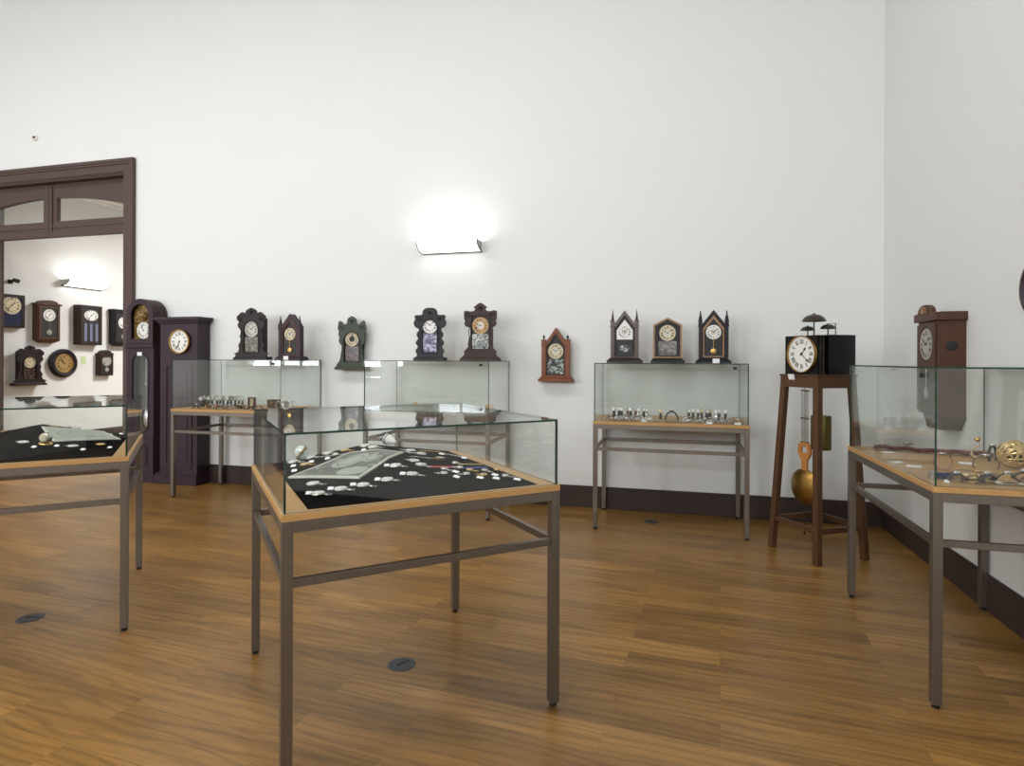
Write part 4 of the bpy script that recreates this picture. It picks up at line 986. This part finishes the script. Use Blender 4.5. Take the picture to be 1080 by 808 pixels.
# --- three-clock case (T1)
P_sb = stand_wristwatch(); P_sg = stand_wristwatch(M_gold, M_cream); P_sr = stand_wristwatch(M_silver, M_silverd, M_bleather); P_ss = stand_wristwatch(M_silver, M_white, M_silver)
zt = TH+.001
for x0, x1, lab in ((-.545, -.175, 'thin white tray under the left row of upright watches'), (.11, .50, 'thin white tray under the right row of upright watches')):
    b = B(); b.box(x0, x1, 5.60, 5.78, zt, zt+.008); b.box(x0, x1, 5.60, 5.606, zt+.008, zt+.018); b.box(x0, x1, 5.774, 5.78, zt+.008, zt+.018); b.box(x0, x0+.006, 5.606, 5.774, zt+.008, zt+.018); b.box(x1-.006, x1, 5.606, 5.774, zt+.008, zt+.018)
    tag(b.obj('watch_tray', M_plastic, bevel=.001), lab, 'tray')
xl = [-.524, -.478, -.453, -.398, -.372, -.324, -.298, -.250, -.222]; kinds = [0, 0, 0, 2, 0, 2, 3, 0, 3]
for i, (x, k) in enumerate(zip(xl, kinds)):
    o = take((P_sb, P_sg, P_sr, P_ss)[k]); o.location = (x, 5.71+.02*((i % 2)), zt+.0085); o.rotation_euler = (0, 0, random.uniform(-.3, .3))
    relabel(o, 'upright wristwatch, %s in the left row of the three-clock case' % ordinal(i, 9), 'upright wristwatches in the three-clock case')
xr = [.152, .187, .231, .260, .308, .336, .384, .412, .464]; kinds = [0, 0, 0, 1, 0, 1, 3, 0, 0]
for i, (x, k) in enumerate(zip(xr, kinds)):
    o = take((P_sb, P_sg, P_sr, P_ss)[k]); o.location = (x, 5.70+.02*((i % 2)), zt+.0085); o.rotation_euler = (0, 0, random.uniform(-.3, .3))
    relabel(o, 'upright wristwatch, %s in the right row of the three-clock case' % ordinal(i, 9), 'upright wristwatches in the three-clock case')
o = take(P_sg); o.location = (-.099, 5.68, zt); relabel(o, 'single upright gold watch between the two rows of the three-clock case')
P_f1 = lay_wristwatch(.017); P_f2 = lay_wristwatch(.016, M_silver, M_cream, M_silver, .16, .014); P_f3 = lay_wristwatch(.017, M_gold, M_cream, M_bleather, .17); P_f4 = curl_watch(); P_f5 = curl_watch(M_gold, M_cream, M_bleather); P_f6 = curl_watch(M_silver, M_white, M_silver, .125)
fl = [(-.575+.046*i, 5.445 if i % 2 else 5.54, (1, 3, 3, 1, 0, 1, 3, 1)[i]) for i in range(8)]
# [(-.575, 5.47, 1), (-.55, 5.55, 3), (-.49, 5.49, 3), (-.455, 5.44, 1), (-.41, 5.51, 3), (-.37, 5.45, 1), (-.31, 5.50, 3), (-.25, 5.46, 1)]
for i, (x, y, k) in enumerate(fl):
    o = take((P_f4, P_f6, P_f5, P_f4, P_f5)[k]); o.location = (x, y, zt); o.rotation_euler = (0, 0, random.uniform(-.2, .2)); relabel(o, 'loose wristwatch in front of the left tray, %s there' % ordinal(i, 8), 'loose wristwatches in the three-clock case')
fr = [(.15+.044*i, 5.445 if i % 2 else 5.54, (0, 2, 0, 1, 0, 3, 0, 1, 3, 1)[i]) for i in range(10)]
# [(.17, 5.53, 0), (.215, 5.46, 2), (.27, 5.45, 0), (.345, 5.46, 1), (.39, 5.42, 0), (.435, 5.50, 3), (.47, 5.43, 0), (.50, 5.50, 1), (.535, 5.44, 3), (.57, 5.52, 0)]
for i, (x, y, k) in enumerate(fr):
    o = take((P_f4, P_f6, P_f5, P_f4, P_f5)[k]); o.location = (x, y, zt); o.rotation_euler = (0, 0, random.uniform(-.2, .2)); relabel(o, 'loose wristwatch in front of the right tray, %s there' % ordinal(i, 10), 'loose wristwatches in the three-clock case')
for x, y, k, n_ in [(-.13, 5.44, 0, 'dark wristwatch lying left of the black arched strap'), (-.03, 5.43, 2, 'brown wristwatch in front of the black arched strap'), (.07, 5.45, 0, 'dark wristwatch lying right of the black arched strap')]:
    o = take((P_f1, P_f2, P_f3)[k]); o.location = (x, y, zt); o.rotation_euler = (0, 0, random.uniform(-.3, .3)); relabel(o, n_)
t = thing('wristwatch', 'wide black strap watch bent into a tall arch in the middle of the three-clock case', 'watch', (.0, 5.58, zt+.004), .1)
B().tube([(.055*math.cos(PI*k/14), 0, .004+.075*math.sin(PI*k/14)) for k in range(15)], 1, 8, flat=(.028, .007), wide=(0, 1, 0)).obj('strap', M_leather, t, True)
B().lathe([(0, 0), (.02, 0), (.022, .005), (.018, .01), (0, .01)], 20, (0, 0, .08)).obj('case', M_ebony, t, True)
P_c2 = card(.05, .03)
for i, (x, y, n_) in enumerate([(-.235, 5.43, 'in front of the left tray at its right end'), (.31, 5.41, 'in front of the right tray at its left end'), (.12, 5.60, 'just right of the black arched strap'), (.54, 5.41, 'at the front right corner')]):
    o = take(P_c2); o.location = (x, y, zt); o.rotation_euler = (0, 0, random.uniform(-.4, .4)); tag(o, 'white card '+n_+' of the three-clock case' if i == 3 else 'white card '+n_, 'card', 'white cards in the three-clock case')

# --- case beside the longcase clocks (T2)
zt2 = zt
def atx(px_ratio, y): return px_ratio*y
bk = [(-.9045, 5.62), (-.8983, 5.66), (-.8866, 5.68), (-.8787, 5.7), (-.8666, 5.72), (-.8594, 5.7), (-.8519, 5.74), (-.8418, 5.72), (-.8337, 5.74), (-.8241, 5.72), (-.8161, 5.74), (-.808, 5.72)]
P_tall = stand_wristwatch(M_ebony, M_silverd, M_leather, .027, .075); P_tall2 = stand_wristwatch(M_silver, M_silverd, M_bluec if False else M_leather, .026, .08)
for i, (r_, y) in enumerate(bk):
    o = take((P_tall, P_tall2)[i % 2]); o.location = (r_*y, y, zt2); o.rotation_euler = (0, 0, .7+random.uniform(-.4, .4)); relabel(o, 'dark upright wristwatch, %s in the rear row beside the longcase clocks' % ordinal(i, 12), 'dark upright watches beside the longcase clocks')
f2 = [(-4.99, 5.45, 0), (-4.86, 5.50, 2), (-4.80, 5.46, 1), (-4.75, 5.54, 1), (-4.69, 5.46, 0), (-4.63, 5.53, 1), (-4.58, 5.47, 1), (-4.52, 5.55, 0), (-4.44, 5.50, 2), (-4.38, 5.56, 2), (-4.31, 5.47, 0), (-4.27, 5.54, 0)]
for i, (x, y, k) in enumerate(f2):
    o = take((P_f4, P_f6, P_f5)[k]); o.location = (x, y, zt2); o.rotation_euler = (0, 0, random.uniform(-.3, .4)); relabel(o, 'loose wristwatch, %s along the front of the case beside the longcase clocks' % ordinal(i, 12), 'loose watches beside the longcase clocks'); o.scale = (1.05, 1.05, 1.05)
t = thing('watch_cushion', 'tan leather watch pad at the front left of the case beside the longcase clocks', 'pad', (-4.90, 5.58, zt2), .2)
B().hexa([(-.07, -.04, 0), (.07, -.04, 0), (.07, .04, 0), (-.07, .04, 0)], [(-.045, -.03, .035), (.05, -.03, .028), (.05, .03, .04), (-.045, .03, .04)]).obj('pad', mat('tan_leather', (170, 116, 74), .6, 0, .15, 40), t, bevel=.008)
t = thing('watch_box', 'small open wooden box with a pale lining, left of the brown box', 'box', (-4.56, 5.78, zt2), -.3)
b = B(); b.plate([(-.055, 0), (.055, 0), (.055, .11), (-.055, .11)], [[(-.045, .01), (.045, .01), (.045, .1), (-.045, .1)]], 0, .03); b.obj('frame', M_brown, t, bevel=.002)
B().box(-.045, .045, .02, .028, .01, .1).obj('lining', mat('beige_lining', (182, 168, 140), .8, 0, .1), t)
t = thing('watch_box', 'closed brown wooden box behind the watches, right of the open box', 'box', (-4.27, 5.75, zt2), -.2)
B().box(-.065, .065, 0, .07, 0, .06).obj('body', M_brown, t, bevel=.002); B().box(-.067, .067, -.002, .072, .061, .09).obj('lid', M_brown, t, bevel=.003); B().box(-.008, .008, -.005, -.001, .05, .07).obj('clasp', M_brass, t)
P_ring = ring_watch(); 
for i, (x, y) in enumerate([(-4.10, 5.64), (-4.06, 5.72), (-3.97, 5.70), (-3.94, 5.62)]):
    o = take(P_ring); o.location = (x, y, zt2); o.rotation_euler = (0, 0, random.uniform(-.6, .6)); relabel(o, 'silver ring-shaped bracelet watch, %s of four right of the brown box' % ordinal(i, 4), 'ring bracelets beside the longcase clocks')
t = thing('watch_cuff', 'wide silver cuff standing between the ring bracelets beside the longcase clocks', 'cuff', (-4.01, 5.62, zt2))
B().lathe([(.03, 0), (.032, .09), (.029, .09), (.027, 0), (.03, 0)], 28).obj('band', M_silver, t, True); B().lathe([(0, -.036), (.018, -.034), (.02, -.029)], 20, (0, 0, .05), 'y').obj('dial', M_silverd, t, True)
o = B().box(-.09, .09, -.03, .03, 0, .018).obj('wood_block', M_top); o.location = (-3.975, 5.87, zt2); tag(o, 'flat pale wood block at the rear right of the case beside the longcase clocks', 'block')
# --- case under the lamp (T3)
for i, (x, y, k) in enumerate([(-2.44, 5.74, 3), (-2.335, 5.70, 3), (-2.27, 5.78, 0), (-2.18, 5.78, 3), (-2.14, 5.80, 3), (-2.10, 5.78, 0), (-1.895, 5.78, 0)]):
    o = take((P_sb, P_sg, P_sr, P_ss)[k]); o.location = (x, y, zt); o.rotation_euler = (0, 0, random.uniform(-.4, .4)); relabel(o, 'upright watch, %s in the case under the wall lamp' % ordinal(i, 7), 'upright watches under the wall lamp')
for x, y, lab in ((-2.55, 5.75, 'tan wooden disc at the left end of the case under the wall lamp'), (-1.76, 5.75, 'tan wooden disc at the right end of the case under the wall lamp')):
    t = thing('watch_holder', lab, 'holder', (x, y, zt), -.3)
    B().lathe([(0, -.006), (.042, -.006), (.045, 0), (.042, .006), (0, .006)], 28, (0, 0, .056), 'y').obj('disc', mat('tan_wood_disc', (196, 160, 112), .6, 0, .12, 40), t, True)
    B().box(-.025, .025, -.02, .02, 0, .014).obj('foot', M_brown, t, bevel=.002)
for i, (x, y, k) in enumerate([(-2.30, 5.52, 1), (-2.24, 5.55, 0), (-2.13, 5.5, 1), (-2.05, 5.55, 1), (-1.96, 5.58, 0), (-1.86, 5.5, 1)]):
    o = take((P_f4, P_f6, P_f5)[k]); o.location = (x, y, zt); o.rotation_euler = (0, 0, random.uniform(-.4, .4)); relabel(o, 'loose watch, %s along the front of the case under the wall lamp' % ordinal(i, 6), 'loose watches under the wall lamp')

# --- right edge case
zr = zt
t = thing('bracelet_watch', 'rose bracelet watch standing as a ring just right of the glass corner', 'watch', (1.30, 3.44, zr+.004), -.1)
B().tube([(.04*math.cos(2*PI*k/28), 0, .041+.04*math.sin(2*PI*k/28)) for k in range(28)], 1, 8, True, flat=(.010, .003), wide=(0, 1, 0)).obj('bracelet', mat('rose_metal', (176, 128, 120), .3, .7, .1), t, True)
B().lathe([(.017, -.004), (.019, 0), (.015, .005), (0, .006)], 18, (0, -.0, .08)).obj('case', M_silver, t, True)
t = thing('jewel_box', 'small navy blue box near the front glass of the right edge case', 'box', (1.215, 3.20, zr), .1)
B().box(-.032, .032, -.014, .014, 0, .016).obj('body', M_navy, t, bevel=.002); B().box(-.033, .033, -.015, .015, .0165, .027).obj('lid', M_navy, t, bevel=.003)
t = thing('thimble', 'small polished silver cylinder at the left front corner of the right edge case', 'cylinder', (1.155, 3.16, zr))
B().lathe([(0, 0), (.015, 0), (.016, .004), (.013, .02), (.015, .034), (.008, .04), (0, .04)], 20).obj('body', M_silver, t, True)
for i, (x, y, n_) in enumerate([(1.185, 3.09, 'nearest the front glass, left of the tangle'), (1.20, 3.12, 'just behind its twin at the front glass')]):
    o = B().box(-.009, .009, -.007, .007, 0, .009).obj('white_cube', M_card, bevel=.001); o.location = (x, y, zr); o.rotation_euler = (0, 0, .4*i); tag(o, 'tiny white cube '+n_, 'cube')
P_p = card(.065, .042, 'paper_slip', .08)
for x, y, rz, n_ in [(1.51, 3.70, -.2, 'white paper slip between the rose ring and the twisted sculpture'), (1.385, 3.33, .1, 'white paper slip under the cream-faced watch'), (1.24, 4.02, .3, 'white paper slip at the far end of the right edge case'), (1.162, 3.635, .4, 'white paper slip by the left glass of the right edge case'), (1.20, 3.515, -.4, 'white paper slip behind the rose ring, near the left glass')]:
    o = take(P_p); o.location = (x, y, zr); o.rotation_euler = (0, 0, rz); tag(o, n_, 'paper')
b = B()
pts = [(1.2, 4.15), (1.3, 4.12), (1.42, 4.05), (1.53, 4.02), (1.64, 4.0), (1.74, 3.95)]
for i, ((x0, y0), (x1, y1)) in enumerate(zip(pts, pts[1:])): b.tube([(x0, y0, zr+.014), ((x0+x1)/2, (y0+y1)/2, zr+.022), (x1, y1, zr+.014)], 1, 8, flat=(.035, .012))
tag(b.obj('maroon_scarf', M_maroon, None, True), 'rumpled maroon cloth strip along the wall side of the right edge case', 'cloth')
t = thing('dragon_brooch', 'silver winged brooch lying on the maroon cloth behind the left glass', 'brooch', (1.36, 4.09, zr+.036), .4)
B().ball((0, 0, .014), .018, 16, sz=.7).obj('body', M_silver, t, True); B().tube([(-.05, 0, .004), (-.02, 0, .02), (.02, 0, .014), (.06, .01, .002)], [.003, .008, .008, .002], 8).obj('wings', M_silver, t, True)
t = thing('wire_sculpture', 'twisted pale wire figure with a gold ball in the right edge case', 'ornament', (1.60, 3.80, zr+.008))
B().tube([(0, 0, .004), (-.03, 0, .03), (-.02, 0, .06), (.015, 0, .085), (.0, 0, .10)], [.01, .008, .007, .006, .005], 8).obj('stem', mat('pale_gold_wire', (206, 184, 150), .3, .7), t, True)
B().ball((.0, 0, .112), .014, 16).obj('gold_ball', M_gold, t, True)
B().tube([(-.02, .0, .004), (.03, .01, .03), (.07, .0, .01)], .006, 8).obj('arm', M_silver, t, True)
def strap_arch(label, loc_, rz, sm, m, dm, R=.045, sz=1.2, w=.008):
    t = thing('wristwatch', label, 'watch', loc_, rz)
    B().tube([(R*math.cos(-.5+(PI+1)*k/18), 0, R*sz*.5+.003+R*sz*math.sin(-.5+(PI+1)*k/18)) for k in range(19)], 1, 8, flat=(w, .0025), wide=(0, 1, 0)).obj('strap', sm, t, True)
    B().lathe([(0, 0), (.016, 0), (.018, .004), (.015, .009), (0, .009)], 18, (0, 0, R*sz*1.5+.003)).obj('case', m, t, True)
    return t
strap_arch('dark strap watch looped tall beside the wire figure', (1.67, 3.80, zr+.001), .7, M_leather, M_silver, M_white, .035, 1.6)
strap_arch('dark strap watch arched behind the cream-faced watch', (1.52, 3.52, zr+.001), -.1, M_bleather, M_silver, M_white, .055, .8)
t = thing('wristwatch', 'large cream-faced watch lying at the centre of the tangle', 'watch', (1.33, 3.215, zr), .3)
B().lathe([(0, .004), (.028, .004), (.032, .01), (.03, .02), (0, .022)], 28).obj('case', mat('cream_plastic', (220, 210, 150), .4, 0, .05), t, True)
B().lathe([(0, .0228), (.02, .0226), (.02, .022)], 24).obj('dial', M_white, t, True)
b = B(); b.tube([(.025, 0, .01), (.07, .01, .006), (.1, .0, .004)], 1, 8, flat=(.009, .002)); b.tube([(-.025, 0, .01), (-.07, -.01, .006), (-.1, .0, .004)], 1, 8, flat=(.009, .002)); b.obj('strap', M_bleather, t, True)
tg = [(1.24, 3.13, 3, .4), (1.29, 3.10, 4, -.1), (1.37, 3.16, 3, .8), (1.39, 3.11, 0, .2), (1.46, 3.19, 3, -.6), (1.47, 3.10, 1, .1), (1.55, 3.18, 4, -.1), (1.38, 3.29, 0, .3), (1.56, 3.27, 3, .2), (1.60, 3.16, 2, -.3), (1.25, 3.30, 0, .6), (1.43, 3.40, 2, -.5)]
tn = ['near the white cubes', 'front centre-left, brown strap arched', 'front centre', 'front centre-right, lying flat', 'front right of the cream-faced watch', 'front right, silver strap', 'right part, brown strap arched', 'behind the front right group', 'right of the paper slip', 'far right front, brown flat strap', 'just behind the navy box', 'between the paper slip and the gold woven ball']
P5 = (P_f1, P_f2, P_f3, P_f4, P_f5)
for i, ((x, y, k, rz), n_) in enumerate(zip(tg, tn)):
    o = take(P5[k]); o.location = (x, y, zr); o.rotation_euler = (0, 0, rz); relabel(o, 'tangled wristwatch %s in the right edge case' % n_, 'tangled wristwatches in the right edge case')
t = thing('woven_ball', 'gold woven wire ball at the right edge of the photo', 'ornament', (1.68, 3.61, zr))
R = .072
B().ball((0, 0, R), R*.8, 20).obj('core', mat('dark_gold_core', (62, 46, 26), .4, .6, .3, 60), t, True)
b = B(); rr = random.Random(3)
for k in range(24):
    ax = Vector((rr.gauss(0, 1), rr.gauss(0, 1), rr.gauss(0, 1))).normalized(); u = ax.orthogonal().normalized(); v = ax.cross(u); off = rr.uniform(-.5, .5)*R
    q = math.sqrt(max(0, (R*.93)**2-off*off))
    b.tube([Vector((0, 0, R))+ax*off+(u*math.cos(2*PI*i/28)+v*math.sin(2*PI*i/28))*q*(1+.02*math.sin(i*PI/2)) for i in range(28)], .0052, 5, True)
b.obj('woven_wires', mat('pale_woven_gold', (206, 178, 126), .32, .8, .25, 60), t, True)

# unused prototypes that were never placed
for o in [o for o in bpy.data.objects if o.get('label') == 'x']:
    for c in list(o.children_recursive): bpy.data.objects.remove(c)
    bpy.data.objects.remove(o)

# ------------------------------------------------------------------ light
def area(name, loc_, rot, sx, sy, power, colr=(1, 1, 1)):
    l = bpy.data.lights.new(name, 'AREA'); l.shape = 'RECTANGLE'; l.size = sx; l.size_y = sy; l.energy = power; l.color = colr
    o = bpy.data.objects.new(name, l); col.objects.link(o); o.location = loc_; o.rotation_euler = rot; return o
for i, (a, c) in enumerate(WIN): area('window_daylight', ((a+c)/2, YF-.2, (SILL[i]+4.3)/2), (PI/2, 0, 0), c-a-.1, 4.2-SILL[i], 66*(4.2-SILL[i]), (.96, .97, 1))
def ceiling_fill(x, y, z, s, power, lab):  # unseen fill light added for brightness, with an invented housing and rod
    t = thing('ceiling_fill', lab, 'lamp', (x, y, z))
    B().box(-s/2-.03, s/2+.03, -s/2-.03, s/2+.03, .02, .09).obj('housing', M_plastic, t)
    B().box(-.01, .01, -.01, .01, .09, (ZC if z > 4.5 else NZ)-z-.001).obj('rod', M_steel, t)
    o = area('fill_light', (0, 0, .0), (0, 0, 0), s, s, power, (1, .985, .97)); o.parent = t
    return t
for k, (x, y) in enumerate([(-1.6, 1.9), (-4.9, 1.9), (-8.2, 1.9)]):
    ceiling_fill(x, y, 6.2, 1.3, 70, ['added square fill light above the wooden stand side', 'added square fill light above the middle display case', 'added square fill light above the doorway side'][k])
ceiling_fill(-7.0, 9.6, 4.0, 1.0, 215, 'added square fill light in the room beyond the doorway')  # unseen fill added to brighten the neighbouring room
w = bpy.data.worlds.new('world'); scn.world = w; w.use_nodes = True
bg = w.node_tree.nodes['Background']; bg.inputs[0].default_value = (.85, .92, 1, 1); bg.inputs[1].default_value = 1.0

scn.view_settings.view_transform = 'Standard'; scn.view_settings.look = 'None'; scn.view_settings.gamma = 1; scn.view_settings.use_curve_mapping = False
scn.view_settings.exposure = .16
scn.cycles.transparent_max_bounces = 32
scn.cycles.max_bounces = 10
scn.cycles.caustics_reflective = False; scn.cycles.caustics_refractive = False
bpy.context.view_layer.update()
